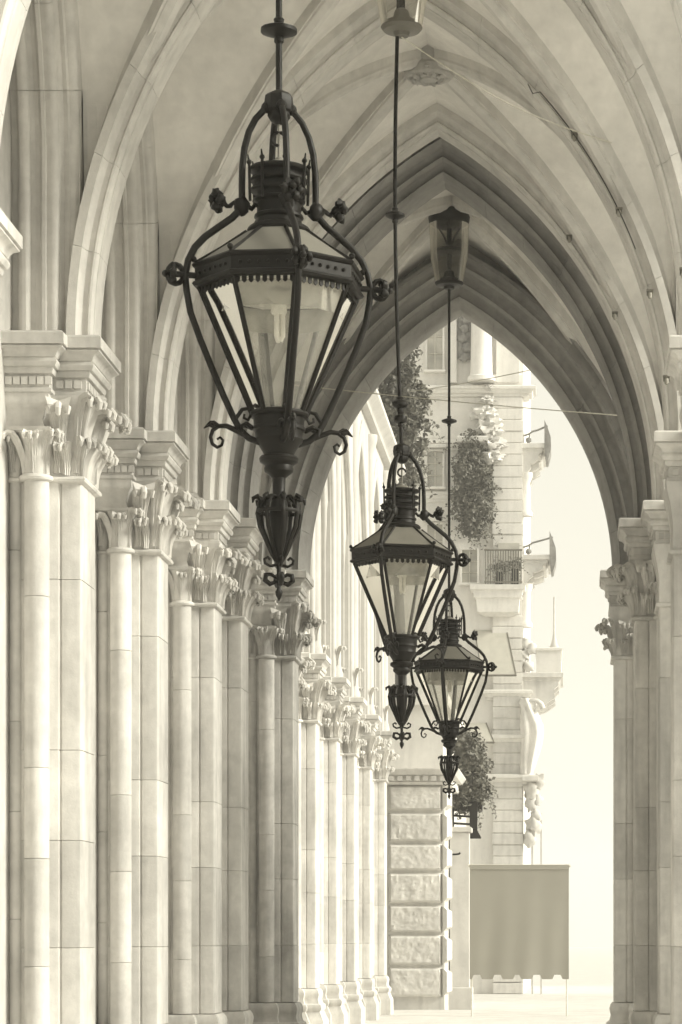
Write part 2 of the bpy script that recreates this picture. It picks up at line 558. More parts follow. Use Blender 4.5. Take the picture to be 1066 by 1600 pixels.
    prof = [(5.385, 0.0), (5.40, 0.022), (5.425, 0.022), (5.43, 0.006), (5.52, 0.006), (5.525, 0.03), (5.545, 0.038), (5.565, 0.036),
            (5.57, 0.055), (5.585, 0.065), (5.60, 0.070), (5.615, 0.066), (5.63, 0.052), (5.635, 0.06), (5.655, 0.068), (5.675, 0.085),
            (5.69, 0.115), (5.698, 0.118), (5.70, 0.105), (5.708, 0.105), (5.71, 0.13), (5.785, 0.13), (5.80, 0.115)]
    ab = MB().loft(ent, prof).build('abacus', 'stone', root, 30)
    d = MB()
    for k in range(7):
        u = -0.55 + k * 0.055
        for y0, y1 in ((-0.022, 0.0), (L, L + 0.022)):
            d.box(u, u + 0.046, y0, y1, 5.448, 5.505, 0.003)
    for k in range(3):
        u = -0.17 + k * 0.062
        for y0, y1 in ((0.118, 0.14), (L - 0.14, L - 0.118)):
            d.box(u, u + 0.052, y0, y1, 5.448, 5.505, 0.003)
    k = 0
    while 0.17 + k * 0.06 < L - 0.2:
        d.box(0.03, 0.052, 0.17 + k * 0.06, 0.208 + k * 0.06, 5.448, 5.505, 0.003); k += 1
    tag(d.build('dentils', 'stone', ab, 0), kind='stuff')
    return root

PIER = make_pier()
PLAIN = make_pier(leaves=False)
BAY = 3.45
Y0S = [14.95, 18.40, 21.85, 25.30]
XL, XR = AX - 2.13, AX + 2.13
pier_specs = []
words_l = ['cropped pale stone pier at the extreme left edge of the photo',
           'large pale clustered pier with the highest visible leafy capital on the left',
           'clustered left pier whose capital is second highest, left of the big lantern',
           'clustered left pier with leafy capital just left of the big lantern finial']
words_r = ['second cream pier from the near end on the right side',
           'blurred pale pier at the extreme right edge of the photo',
           'pale pier at right edge, next before the pier beside the white street',
           'pale right pier directly in front of the far right doorway pier']
used = set()
def place_pier(x, y, s, label, group, proto=None, mat=None):
    p = proto or PIER
    o = copy_tree(p) if p.name in used else p
    used.add(p.name)
    o.location = (x, y, 0)
    o.scale = (s, 1, 1)
    tag(o, label, 'pier', group)
    rj = random.Random(int(abs(x) * 100 + y * 37))
    for c in o.children_recursive:
        if c.name.startswith('leaf'):
            k = rj.uniform(0.92, 1.1)
            c.matrix_basis = c.matrix_basis @ Matrix.Rotation(rj.uniform(-0.16, 0.16), 4, 'Z') @ Matrix.Rotation(rj.uniform(-0.08, 0.05), 4, 'Y') @ Matrix.Diagonal((k, rj.uniform(0.9, 1.1), k, 1))
    if mat:
        for c in o.children_recursive:
            if c.type == 'MESH' and c.name.split('.')[0] not in ('core', 'mortar_core'):
                c.material_slots[0].link = 'OBJECT'
                c.material_slots[0].material = M[mat]
    return o
for i, y in enumerate(Y0S):
    place_pier(XL, y, 1, words_l[i], 'clustered piers along the left of the gallery', PLAIN if i == 0 else None)
for i, y in enumerate(Y0S):
    place_pier(XR, y, -1, words_r[i], 'clustered piers along the right of the gallery', PLAIN)
place_pier(-3.30, 26.36, 1, 'doubled pier tight behind the third clustered pier on the left', 'clustered piers along the left of the gallery')
place_pier(0.62, 26.36, -1, 'stone pier at right with cornice bands where the heavy arch lands', 'clustered piers along the right of the gallery')
place_pier(-3.17, 30.05, 1, 'darker stained pier under the left foot of the end arch', 'clustered piers along the left of the gallery', None, 'stained')
rp = place_pier(0.47, 30.05, -1, 'stone pier under the right foot of the end arch, edging the white street', 'clustered piers along the right of the gallery')
for c in rp.children_recursive:
    if c.name.startswith('leaf'): c.scale = [q * 0.72 for q in c.scale]

# ------------------------------------------------------------------ arches
def sweep(prof, R, c, spring, t0, t1, n, side, centre, axis, off, sg=1, org=(0, 0, 0), stilt=0.0):
    """prof: closed polygon of (radial offset, across); t from 0 (springing) to 1 (apex)."""
    mb = MB()
    vs, fs = [], []
    m = len(prof)
    ts = [t0 + (t1 - t0) * k / n for k in range(n + 1)]
    if stilt > 0 and t0 <= 0: ts = [-1.0] + ts
    for t in ts:
        for r, v in prof:
            if t < 0:
                h, z = (R + r) - c, spring - stilt
            else:
                th = t * acos(max(-1, min(1, c / (R + r))))
                h, z = (R + r) * cos(th) - c, spring + (R + r) * sin(th)
            if axis == 'X': vs.append((centre + side * h - org[0], off + v - org[1], z - org[2]))
            else: vs.append((off + sg * v - org[0], centre + side * h - org[1], z - org[2]))
    k = len(ts)
    for i in range(k - 1):
        for q in range(m):
            w = (q + 1) % m
            fs.append((i * m + q, i * m + w, (i + 1) * m + w, (i + 1) * m + q))
    fs.append(tuple(reversed(range(m))))
    fs.append(tuple(range((k - 1) * m, k * m)))
    mb.add(vs, fs)
    return mb

def roll(cr, cv, r, a0, a1, n=5):
    return arc(cr, cv, r, a0, a1, n)

def voussoir_arch(name, label, prof, R, c, spring, centre, axis, off, mat, nv, sg=1, group=None, stilt=0.0, cat='arch', core=True):
    loc = (centre, off, spring) if axis == 'X' else (off, centre, spring)
    root = thing(name, label, cat, loc, group)
    gap = 0.0015 / (R * acos(c / R))
    for side in (-1, 1):
        for k in range(nv):
            t0, t1 = k / nv, (k + 1) / nv
            ta = t0 + (gap if k else 0)
            tb = t1 - (gap if k < nv - 1 else 0)
            sweep(prof, R, c, spring, ta, tb, 5, side, centre, axis, off, sg, loc, stilt if k == 0 else 0).build('voussoir', mat, root, 32)
    return root

# transverse rib profile (r, v): rolls on both edges of a flat soffit
w2 = 0.27
half = [(0.0, 0.0), (0.0, 0.105)] + [(0.03 - 0.030 * cos(radians(a)) * 1.0, 0.150 + 0.045 * sin(radians(a))) for a in (-60, -20, 20, 60, 90)] \
       + [(0.045, 0.175), (0.075, 0.182), (0.09, 0.20), (0.10, 0.235), (0.105, w2), (0.17, w2)]
rib_prof = [(r, v) for r, v in half] + [(r, -v) for r, v in reversed(half[1:])]
RC, RR, RS = 2.15, 4.22, 5.80
lab_rib = ['pale transverse vault rib at the near mouth of the gallery, at the left edge',
           'broad pale vault rib springing from the highest visible left capital',
           'curved vault rib springing from the second left capital past the big lantern',
           'vault rib just before the dark moulded arch, springing left of the lantern finial']
for i, y in enumerate(Y0S):
    voussoir_arch('transverse_rib', lab_rib[i], rib_prof, RR, RC, RS, AX, 'X', y + 0.43, 'rib', 7, group='transverse vault ribs')

def mould(steps):
    return steps
# heavy moulded arch A (r, v) v from 0 (camera side) to 1.0
profA = [(0.60, 0.0), (0.36, 0.0), (0.335, 0.02)] + roll(0.285, 0.02, 0.05, 20, 160, 5) + [(0.23, 0.035), (0.215, 0.09)] \
        + [(0.20, 0.14), (0.215, 0.18), (0.205, 0.20)] + roll(0.165, 0.215, 0.042, 30, 170, 5) + [(0.118, 0.23), (0.10, 0.27), (0.105, 0.32), (0.095, 0.335)] \
        + roll(0.06, 0.345, 0.035, 40, 180, 5) + [(0.02, 0.36), (0.0, 0.40), (0.0, 0.88), (0.03, 0.92), (0.60, 0.92)]
wA, hA = 1.93, 3.50
RA = (hA * hA + wA * wA) / (2 * wA)
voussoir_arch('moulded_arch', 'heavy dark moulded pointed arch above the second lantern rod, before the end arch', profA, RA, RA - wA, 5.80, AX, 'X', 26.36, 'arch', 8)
wB, hB = 1.76, 3.05
RB = (hB * hB + wB * wB) / (2 * wB)
profB = [(1.10, 0.30), (0.50, 0.30), (0.50, 0.0), (0.46, -0.02)] + roll(0.40, 0.0, 0.055, 10, 170, 5) + [(0.34, 0.02), (0.32, 0.08), (0.33, 0.13), (0.31, 0.15)] \
        + roll(0.255, 0.17, 0.05, 30, 170, 5) + [(0.20, 0.19), (0.18, 0.24), (0.19, 0.29), (0.17, 0.31)] + roll(0.125, 0.32, 0.042, 30, 180, 5) \
        + [(0.07, 0.35), (0.05, 0.42)] + [(0.02, 0.50), (0.0, 0.56), (0.0, 0.88), (0.04, 0.95), (1.10, 0.95)]
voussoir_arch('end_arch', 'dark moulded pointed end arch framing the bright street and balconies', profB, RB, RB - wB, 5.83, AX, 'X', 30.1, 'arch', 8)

# ------------------------------------------------------------------ vault bays
VW, VR, VS = 2.20, 4.35, 5.85
VCROWN = VS + sqrt(VR * VR - (VR - VW) ** 2)
def pointed(h, R, c, spring):
    h = abs(h)
    q = R * R - (h + c) ** 2
    return spring + sqrt(q) if q > 0 else spring
def vault_bay(ya, yb, label, boss=True):
    yc, b = (ya + yb) / 2, (yb - ya) / 2
    VG = VS + 1.1                      # the wall cells are stilted
    rise = VCROWN - VG
    Rg = (rise * rise + b * b) / (2 * b)
    root = thing('vault_bay', label, 'vault', (AX, yc, VS), 'rib vault bays over the gallery')
    mb = MB()
    N = 64
    vs, fs = [], []
    for i in range(N + 1):
        for k in range(N + 1):
            # cluster samples smoothly
            x = -VW + 2 * VW * i / N
            y = -b + 2 * b * k / N
            z = max(pointed(x, VR, VR - VW, VS), VS if k in (0, N) else pointed(y, Rg, Rg - b, VG))
            vs.append((x, y, z - VS))
    for i in range(N):
        for k in range(N):
            a = i * (N + 1) + k
            fs.append((a, a + 1, a + N + 2, a + N + 1))
    mb.add(vs, fs)
    mb.build('web', 'web', root, 0)
    # diagonal ribs with moulded profile along the groin
    for sx in (-1, 1):
        for sy in (-1, 1):
            pts = []
            for k in range(25):
                q = k / 24
                x = VW * (1 - q) if q < 1 else 0
                # groin: pointed(x) == pointed(y)
                zt = pointed(x, VR, VR - VW, VS)
                y = sqrt(max(0, Rg * Rg - (zt - VG) ** 2)) - (Rg - b) if zt > VG else b
                pts.append((sx * x, sy * y, zt - VS - 0.05))
            pts = pts[1:]
            m2 = MB()
            m2.tube(pts, 0.075, 8)
            m2.tube([(p[0], p[1], p[2] + 0.045) for p in pts], 0.10, 4)
            m2.build('diagonal_rib', 'rib', root, 40)
    # carved boss
    if not boss: return root
    mb = MB()
    zb = VCROWN - VS - 0.10
    mb.lathe([(0.02, -0.17), (0.075, -0.165), (0.085, -0.145), (0.16, -0.14), (0.195, -0.145), (0.215, -0.125), (0.215, -0.06), (0.19, -0.03), (0.19, 0.12)], 32, 0, 0, zb)
    for k in range(10):
        a = k * pi / 5
        mb.ball((0.135 * cos(a), 0.135 * sin(a), zb - 0.145), 0.036, 8, 6, (1, 1, 0.7), lump=0.9, seed=k)
        mb.ball((0.21 * cos(a + 0.3), 0.21 * sin(a + 0.3), zb - 0.09), 0.026, 7, 5, lump=0.6, seed=k + 9)
    mb.build('boss', 'stained', root)
    return root
cents = [y + 0.43 for y in Y0S]
bays = [(cents[0], cents[1], 'pale rib vault bay nearest the camera, before the first full left rib'),
        (cents[1], cents[2], 'rib vault bay from which the middle lantern hangs'),
        (cents[2], cents[3], 'rib vault bay with the round carved boss right of the lantern rod'),
        (26.9, 30.6, 'small dark vault bay between the two moulded arches, over the farthest lantern')]
for i, (a, b, lab) in enumerate(bays):
    vault_bay(a, b, lab, i not in (1, 3))

# ------------------------------------------------------------------ side arches (longitudinal) with mouldings and lunette walls
def side_prof(W=0.52):
    p = [(0.42, -0.03), (0.20, -0.03)]
    p += [(0.17, -0.045)] + roll(0.125, -0.075, 0.045, 60, 200, 5) + [(0.075, -0.105), (0.085, -0.135), (0.06, -0.150)]
    p += [(0.045, -0.16)] + roll(0.03, -0.20, 0.040, 70, 200, 5)[0:] + [(0.0, -0.245), (-0.012, -0.25), (-0.012, -0.275), (0.0, -0.28)]
    p += [(0.03, -0.30), (0.04, -0.33), (0.02, -0.355)] + roll(0.03, -0.40, 0.045, 100, 260, 5) + [(0.06, -0.46), (0.08, -W), (0.42, -W)]
    return p
SP = side_prof()
def side_bay(ya, yb, x0, sg, label, open_side):
    """ya, yb: pier centres; x0: pilaster face; sg: +1 left wall, -1 right wall"""
    yc, b = (ya + yb) / 2, (yb - ya) / 2
    hw = b - 0.26
    rise = 2.3
    spr = ABTOP + 1.15
    R = (rise * rise + hw * hw) / (2 * hw)
    c = R - hw
    root = voussoir_arch('side_arch', label, SP, R, c, spr, yc, 'Y', x0, 'rib', 5, sg, 'pointed wall arches between the piers', 1.15)
    # lunette wall above, closed to the vault
    vs, fs = [], []
    n = 120
    R2 = R + 0.10
    zt = 10.6
    for k in range(n + 1):
        y = -b + 2 * b * k / n
        q = R2 * R2 - (abs(y) + c) ** 2
        zb = spr + sqrt(q) if q > 0 else ABTOP
        for u in (-0.06, -0.50):
            vs.append((x0 + sg * u, yc + y, zb)); vs.append((x0 + sg * u, yc + y, zt))
    for k in range(n):
        a, d = k * 4, (k + 1) * 4
        fs += [(a, a + 1, d + 1, d), (a + 2, d + 2, d + 3, a + 3), (a, d, d + 2, a + 2)]
    MB().add(vs, fs).build('lunette_wall', 'wall', root, 0, world=True)
names = ['nearest', 'second', 'third']
pos = ['left of the first full pier', 'behind the highest left capital', 'whose mouldings rise behind the second capital']
for i in range(3):
    side_bay(cents[i], cents[i + 1], XL, 1, names[i] + ' moulded wall arch on the left, ' + pos[i], False)
    side_bay(cents[i], cents[i + 1], XR, -1, names[i] + ' open street arch on the right of the gallery', True)
side_bay(26.9, 30.5, -3.30, 1, 'moulded wall arch on the left between the two dark arches', False)
side_bay(26.9, 30.5, 0.70, -1, 'open street arch on the right between the two dark arches', True)

# left back wall and building mass above the vaults
root = thing('town_hall', 'pale stone building whose lower storey holds the vaulted gallery', 'building', (-6, 21, 0))
MB().box(-9.0, -3.93, 15.02, 31.0, 0.12, 10.55).build('wall', 'wall', root, 0, world=True)
MB().box(-9.0, 1.45, 15.02, 31.0, 10.62, 17.0).build('upper_storey', 'wall', root, 0, world=True)
MB().box(-9.0, 1.45, 14.9, 15.02, 10.4, 10.62).build('string_course', 'rib', root, 0, world=True)
# front gable added where the gallery is cut open to light the near bays
vs, fs = [], []
for k in range(41):
    x = -2.75 + 5.5 * k / 40
    q = (RR + 0.1) ** 2 - (abs(x) + RC) ** 2
    zb = RS + (sqrt(q) if q > 0 else 0)
    for y in (15.16, 15.36):
        vs.append((AX + x, y, zb)); vs.append((AX + x, y, 10.6))
for k in range(40):
    a, d = k * 4, (k + 1) * 4
    fs += [(a, d, d + 1, a + 1), (a + 2, a + 3, d + 3, d + 2)]
MB().add(vs, fs).build('front_gable', 'wall', root, 0, world=True)
# end wall panels beside the end arch
MB().box(-3.92, -3.62, 30.42, 31.0, 0.12, 10.6).build('end_wall', 'wall', root, 0, world=True)
MB().box(0.98, 1.44, 30.42, 31.0, 0.12, 10.6).build('end_wall', 'wall', root, 0, world=True)
vs, fs = [], []
n = 40
for k in range(n + 1):
    x = -2.35 + 4.7 * k / n
    q = (RB + 0.4) ** 2 - (abs(x) + RB - wB) ** 2
    zb = 5.83 + (sqrt(q) if q > 0 else 0)
    for y in (30.45, 30.98):
        vs.append((AX + x, y, zb)); vs.append((AX + x, y, 10.6))
for k in range(n):
    a, d = k * 4, (k + 1) * 4
    fs += [(a, d, d + 1, a + 1), (a + 2, a + 3, d + 3, d + 2)]
MB().add(vs, fs).build('end_gable', 'wall', root, 0, world=True)

# ------------------------------------------------------------------ lanterns
def lantern(label, X, Y, zband, size, nside, rot, narm, arot, ztop, collars, mount, lean=(0, 0), mm=('iron', 'clear'), hang=None):
    root = thing('hanging_lantern', label, 'lantern', (X, Y, zband), 'iron lanterns along the gallery axis', (size, size, size))
    ro, ar = radians(rot), radians(arot)
    top = (ztop - zband) / size
    # rod
    m = MB()
    rp = []
    for k in range(9):
        q = k / 8
        rp.append((lean[0] * sin(q * pi), lean[1] * q, 0.80 + (top - 0.80) * q))
    m.tube(rp, 0.0145, 10)
    rod = m.build('rod', 'iron', root)
    for z, r in collars:
        z = (z - zband) / size
        q = (z - 0.8) / (top - 0.8)
        MB().lathe([(0.014, -0.06), (0.022, -0.05), (0.02, -0.03), (0.045, -0.022), (0.06 * r, -0.008), (0.06 * r, 0.008), (0.045, 0.022), (0.02, 0.03), (0.024, 0.05), (0.014, 0.06)],
                   16, lean[0] * sin(q * pi), lean[1] * q, z).build('collar', 'iron', rod)
    # hub
    m = MB()
    m.lathe([(0.015, 0.70), (0.04, 0.715), (0.052, 0.735), (0.05, 0.75), (0.062, 0.76), (0.066, 0.79), (0.062, 0.825), (0.05, 0.835), (0.02, 0.85)], 8, rot=ro)
    for k in range(narm):
        a = ar + 2 * pi * k / narm
        m.ball((0.055 * cos(a), 0.055 * sin(a), 0.77), 0.026, 8, 6)
    m.build('hub', 'iron', root)
    # arms
    arm_rz = [(0.035, 0.775), (0.07, 0.755), (0.105, 0.715), (0.135, 0.655), (0.155, 0.58), (0.164, 0.50), (0.166, 0.42), (0.166, 0.345), (0.176, 0.305),
              (0.21, 0.268), (0.27, 0.222), (0.33, 0.175), (0.375, 0.125), (0.405, 0.065), (0.418, 0.0), (0.411, -0.07), (0.395, -0.16), (0.35, -0.28),
              (0.30, -0.40), (0.25, -0.515), (0.205, -0.61), (0.175, -0.665), (0.135, -0.70), (0.09, -0.715), (0.05, -0.705)]
    for k in range(narm):
        a = ar + 2 * pi * k / narm
        ca, sa = cos(a), sin(a)
        P = lambda r, z, s_=0.0: (r * ca - s_ * sa, r * sa + s_ * ca, z)
        m = MB()
        m.tube([P(r, z) for r, z in arm_rz], [0.015] * 8 + [0.016] * 5 + [0.015] * 12, 8)
        arm = m.build('arm', 'iron', root, 60)
        # knuckle and upper flower on a twisted stub
        m = MB()
        m.ball(P(0.168, 0.325), 0.036, 9, 7, (1, 1, 1.2), 0.3, k)
        m.tube([P(0.09 + 0.16 * q / 10, 0.325 + 0.012 * sin(q * 2.0), 0.008 * cos(q * 2.0)) for q in range(11)], 0.011, 6)
        m.build('knuckle', 'iron', arm, 60)
        m = MB()
        m.ball(P(0.262, 0.335), 0.026, 8, 6)
        for q in range(6):
            b = 2 * pi * q / 6
            m.ball(P(0.268 + 0.02 * (q % 2), 0.338 + 0.034 * sin(b), 0.034 * cos(b)), 0.021, 7, 5, (1, 1, 1), 0.5, q)
        m.ball(P(0.298, 0.35), 0.017, 7, 5)
        m.build('rosette', 'iron', arm, 60)
        # band rosette with ring
        m = MB()
        m.tube([P(0.36, 0.0), P(0.47, 0.0)], 0.014, 7)
        ring = [P(0.46 + 0.035 * cos(2 * pi * q / 12), 0.042 * sin(2 * pi * q / 12), 0.0) for q in range(12)]
        m.tube(ring, 0.013, 6, closed=True)
        for q in range(5):
            b = 2 * pi * q / 5
            m.ball(P(0.475, 0.030 * sin(b), 0.034 * cos(b)), 0.020, 7, 5, (1, 1, 1), 0.5, q + 3)
        m.ball(P(0.505, 0.0), 0.016, 7, 5)
        m.build('rosette', 'iron', arm, 60)
        # bottom scroll
        sc = [(0.16, -0.685), (0.195, -0.668), (0.235, -0.652), (0.27, -0.655), (0.296, -0.675), (0.306, -0.705), (0.298, -0.735), (0.276, -0.749), (0.256, -0.738),
              (0.25, -0.716), (0.264, -0.704), (0.276, -0.714)]
        m = MB()
        m.tube([P(r, z) for r, z in sc], [0.013, 0.013, 0.012, 0.011, 0.010, 0.009, 0.0085, 0.008, 0.0075, 0.007, 0.0065, 0.006], 6)
        m.tube([P(0.285, -0.66), P(0.312, -0.648), P(0.335, -0.668)], [0.012, 0.012, 0.003], 6)
        m.tube([P(0.27, -0.655), P(0.292, -0.638), P(0.31, -0.636)], [0.010, 0.008, 0.003], 6)
        m.build('scroll', 'iron', arm, 60)
        cl = [(0.195, -0.62), (0.165, -0.575), (0.138, -0.57), (0.125, -0.595), (0.138, -0.62), (0.158, -0.612), (0.155, -0.595)]
        MB().tube([P(r, z) for r, z in cl], [0.010, 0.010, 0.009, 0.008, 0.008, 0.007, 0.005], 6).build('curl', 'iron', arm, 60)
        # gothic cresting leaf behind the cup
        m = MB()
        for q in (-1, 1):
            m.tube([P(0.12, -0.655, 0), P(0.15, -0.64, 0.02 * q), P(0.175, -0.655, 0.036 * q), P(0.17, -0.685, 0.04 * q)], [0.012, 0.011, 0.009, 0.004], 6)
        m.build('cup_leaf', 'iron', arm, 60)
    # chimney
    m = MB()
    m.lathe([(0.006, 0.70), (0.006, 0.555), (0.016, 0.55), (0.02, 0.54), (0.05, 0.53), (0.068, 0.51), (0.07, 0.505)], 18)
    m.build('chimney_cap', 'iron2', root)
    prof = [(0.07, 0.508), (0.128, 0.505), (0.132, 0.497), (0.128, 0.488), (0.10, 0.482), (0.10, 0.462), (0.125, 0.456), (0.128, 0.448), (0.123, 0.440), (0.10, 0.436), (0.10, 0.418),
            (0.124, 0.412), (0.127, 0.404), (0.122, 0.396), (0.10, 0.390), (0.098, 0.372), (0.115, 0.366), (0.118, 0.356), (0.112, 0.350), (0.098, 0.346),
            (0.098, 0.300), (0.108, 0.294), (0.11, 0.284), (0.10, 0.276), (0.102, 0.254), (0.125, 0.245), (0.137, 0.236), (0.142, 0.224), (0.137, 0.212), (0.12, 0.206)]
    MB().lathe(prof, 24).build('chimney', 'iron', root)
    for k in range(nside):
        a = ro + 2 * pi * k / nside
        m = MB()
        m.tube([(0.13 * cos(a), 0.13 * sin(a), 0.35), (0.134 * cos(a), 0.134 * sin(a), 0.52), (0.14 * cos(a), 0.14 * sin(a), 0.555)], [0.007, 0.007, 0.003], 5)
        m.ball((0.134 * cos(a), 0.134 * sin(a), 0.522), 0.012, 6, 5)
        m.build('chimney_post', 'iron', root)
    # hook above chimney
    MB().tube([(0.03 * cos(q * 0.6), 0, 0.635 + 0.03 * sin(q * 0.6)) for q in range(9)], 0.008, 6).build('hook', 'iron', root)
    # roof panes + hips
    r0, z0, r1, z1 = 0.145, 0.208, 0.372, 0.05
    def corner(k, r, z):
        a = ro + 2 * pi * k / nside
        return Vector((r * cos(a), r * sin(a), z))
    for k in range(nside):
        A, B, C_, D = corner(k, r0, z0), corner(k + 1, r0, z0), corner(k + 1, r1, z1), corner(k, r1, z1)
        nrm = (B - A).cross(D - A).normalized() * 0.004
        if nrm.z < 0: nrm = -nrm
        vs = [A + nrm, B + nrm, C_ + nrm, D + nrm, A - nrm, B - nrm, C_ - nrm, D - nrm]
        MB().add(vs, [(0, 1, 2, 3), (7, 6, 5, 4), (0, 4, 5, 1), (1, 5, 6, 2), (2, 6, 7, 3), (3, 7, 4, 0)]).build('roof_panel', 'iron2', root, 0)
        m = MB()
        m.tube([corner(k, r0, z0 + 0.005), corner(k, (r0 + r1) / 2 - 0.004, (z0 + z1) / 2 + 0.003), corner(k, r1 + 0.003, z1 + 0.004)], 0.010, 6)
        m.ball(corner(k, r1 + 0.008, z1 + 0.022), 0.014, 7, 6)
        m.build('hip_bar', 'iron', root)
    # band
    def ngon(prof, name, mat, parent=None):
        return MB().lathe(prof, nside, rot=ro, caps=False).build(name, mat, parent or root, 20)
    band = ngon([(0.35, 0.058), (0.383, 0.056), (0.39, 0.047), (0.383, 0.037), (0.375, 0.033), (0.375, -0.022), (0.383, -0.026), (0.388, -0.035), (0.38, -0.045), (0.362, -0.05), (0.345, -0.05), (0.345, 0.05)], 'band', 'iron')
    st, va = MB(), MB()
    for k in range(nside):
        A, B = corner(k, 0.377, 0.006), corner(k + 1, 0.377, 0.006)
        for q in range(1, 7):
            p = A.lerp(B, q / 7)
            st.ball(p, 0.009, 6, 4)
        A, B = corner(k, 0.352, -0.05), corner(k + 1, 0.352, -0.05)
        t = (B - A).normalized()
        nn = 9
        for q in range(nn):
            p = A.lerp(B, (q + 0.5) / nn)
            w = (B - A).length / nn * 0.32
            o_ = Vector((p.x, p.y, 0)).normalized() * 0.003
            a_, b_ = p - t * w, p + t * w
            dz = Vector((0, 0, -0.03))
            va.add([a_ + o_, b_ + o_, b_ + o_ + dz * 0.7, p + o_ + dz, a_ + o_ + dz * 0.7, a_ - o_, b_ - o_, b_ - o_ + dz * 0.7, p - o_ + dz, a_ - o_ + dz * 0.7],
                   [(0, 1, 2, 3, 4), (9, 8, 7, 6, 5), (1, 6, 7, 2), (2, 7, 8, 3), (3, 8, 9, 4), (4, 9, 5, 0)])
    tag(st.build('studs', 'iron', band), kind='stuff')
    tag(va.build('valance', 'iron', band, 0), kind='stuff')
    # glass
    gr0, gz0, gr1, gz1 = 0.352, -0.048, 0.118, -0.585
    for k in range(nside):
        A, B, C_, D = corner(k, gr0, gz0), corner(k + 1, gr0, gz0), corner(k + 1, gr1, gz1), corner(k, gr1, gz1)
        MB().add([A, B, C_, D], [(0, 1, 2, 3)]).build('glass_pane', 'glass', root, 0)
        MB().tube([corner(k, gr0 + 0.004, gz0), corner(k, gr1 + 0.004, gz1)], 0.0125, 6).build('glazing_bar', 'iron', root)
    # frosted reflector hood inside
    MB().lathe([(0.30, -0.055), (0.285, -0.165)], nside * 2, rot=ro, caps=False).build('reflector', 'shade', root)
    MB().lathe([(0.34, -0.045), (0.05, -0.03)], nside, rot=ro, caps=False).build('ceiling_plate', 'bulb', root)
    # lamp
    b = MB()
    b.lathe([(0.024, -0.04), (0.026, -0.09), (0.034, -0.095), (0.036, -0.135), (0.03, -0.145)], 16)
    for k in range(3):
        a = k * 2 * pi / 3
        x, y = 0.017 * cos(a), 0.017 * sin(a)
        b.tube([(x, y, -0.14), (x, y, -0.24), (x * 0.3, y * 0.3, -0.262)], 0.0115, 8)
    b.build('bulb', 'bulb', root)
    # cup and neck
    prof = [(0.118, -0.575), (0.13, -0.58), (0.134, -0.59), (0.13, -0.60), (0.114, -0.606), (0.112, -0.64), (0.118, -0.648), (0.118, -0.658), (0.108, -0.664), (0.104, -0.69),
            (0.108, -0.70), (0.104, -0.712), (0.09, -0.725), (0.072, -0.755), (0.066, -0.77), (0.082, -0.775), (0.088, -0.785), (0.084, -0.80), (0.062, -0.815), (0.066, -0.83), (0.064, -0.842),
            (0.048, -0.855), (0.030, -0.87), (0.027, -0.95), (0.034, -0.96), (0.03, -0.975)]
    MB().lathe(prof, 24).build('cup', 'iron', root)
    # onion finial of leaf ribs
    m = MB()
    m.lathe([(0.028, -0.955), (0.038, -0.985), (0.042, -1.03), (0.038, -1.09), (0.03, -1.15), (0.016, -1.21), (0.015, -1.26)], 14)
    fin = m.build('finial', 'iron', root)
    for k in range(8):
        a = 2 * pi * k / 8 + ro
        ca, sa = cos(a), sin(a)
        MB().tube([(r * ca, r * sa, z) for r, z in ((0.03, -0.955), (0.06, -0.955), (0.086, -0.985), (0.096, -1.03), (0.086, -1.09), (0.058, -1.15), (0.035, -1.205), (0.015, -1.24))],
                  [0.009, 0.010, 0.011, 0.011, 0.010, 0.009, 0.008, 0.006], 6).build('leaf_rib', 'iron', fin, 60)
        MB().tube([(r * ca, r * sa, z) for r, z in ((0.080, -0.975), (0.098, -0.955), (0.116, -0.965), (0.118, -0.985))], [0.008, 0.014, 0.010, 0.003], 6).build('leaf_tip', 'iron', fin, 60)
    MB().tube([(0.094 * cos(2 * pi * k / 24), 0.094 * sin(2 * pi * k / 24), -1.02) for k in range(24)], 0.009, 6, closed=True).build('ring', 'iron', fin, 60)
    m = MB()
    m.tube([(0, 0, -1.22), (0, 0, -1.36), (0, 0, -1.375), (0, 0, -1.39), (0, 0, -1.415)], [0.011, 0.009, 0.017, 0.014, 0.002], 8)
    m.build('spike', 'iron', fin, 60)
    for k in range(4):
        a = 2 * pi * k / 4 + ar
        ca, sa = cos(a), sin(a)
        MB().tube([(r * ca, r * sa, z) for r, z in ((0.01, -1.255), (0.04, -1.262), (0.062, -1.25), (0.066, -1.232), (0.05, -1.222), (0.04, -1.234))], 0.007, 6).build('curl', 'iron', fin, 60)
        MB().tube([(r * ca, r * sa, z) for r, z in ((0.01, -1.33), (0.04, -1.342), (0.062, -1.325), (0.058, -1.30), (0.036, -1.298), (0.01, -1.315))], [0.008, 0.012, 0.013, 0.012, 0.009, 0.007], 6).build('petal', 'iron', fin, 60)
    if hang:
        # added unseen arm from the gable, carrying the rod where vault is left out
        dy = (hang - Y) / size
        m = MB()
        m.tube([(0, -0.08, top), (0, dy, top)], 0.03, 8)
        m.tube([(0, 0.05, top), (0, dy * 0.5, top + 0.25), (0, dy, top + 0.75)], 0.02, 8)
        m.build('cantilever_arm', 'iron', root)
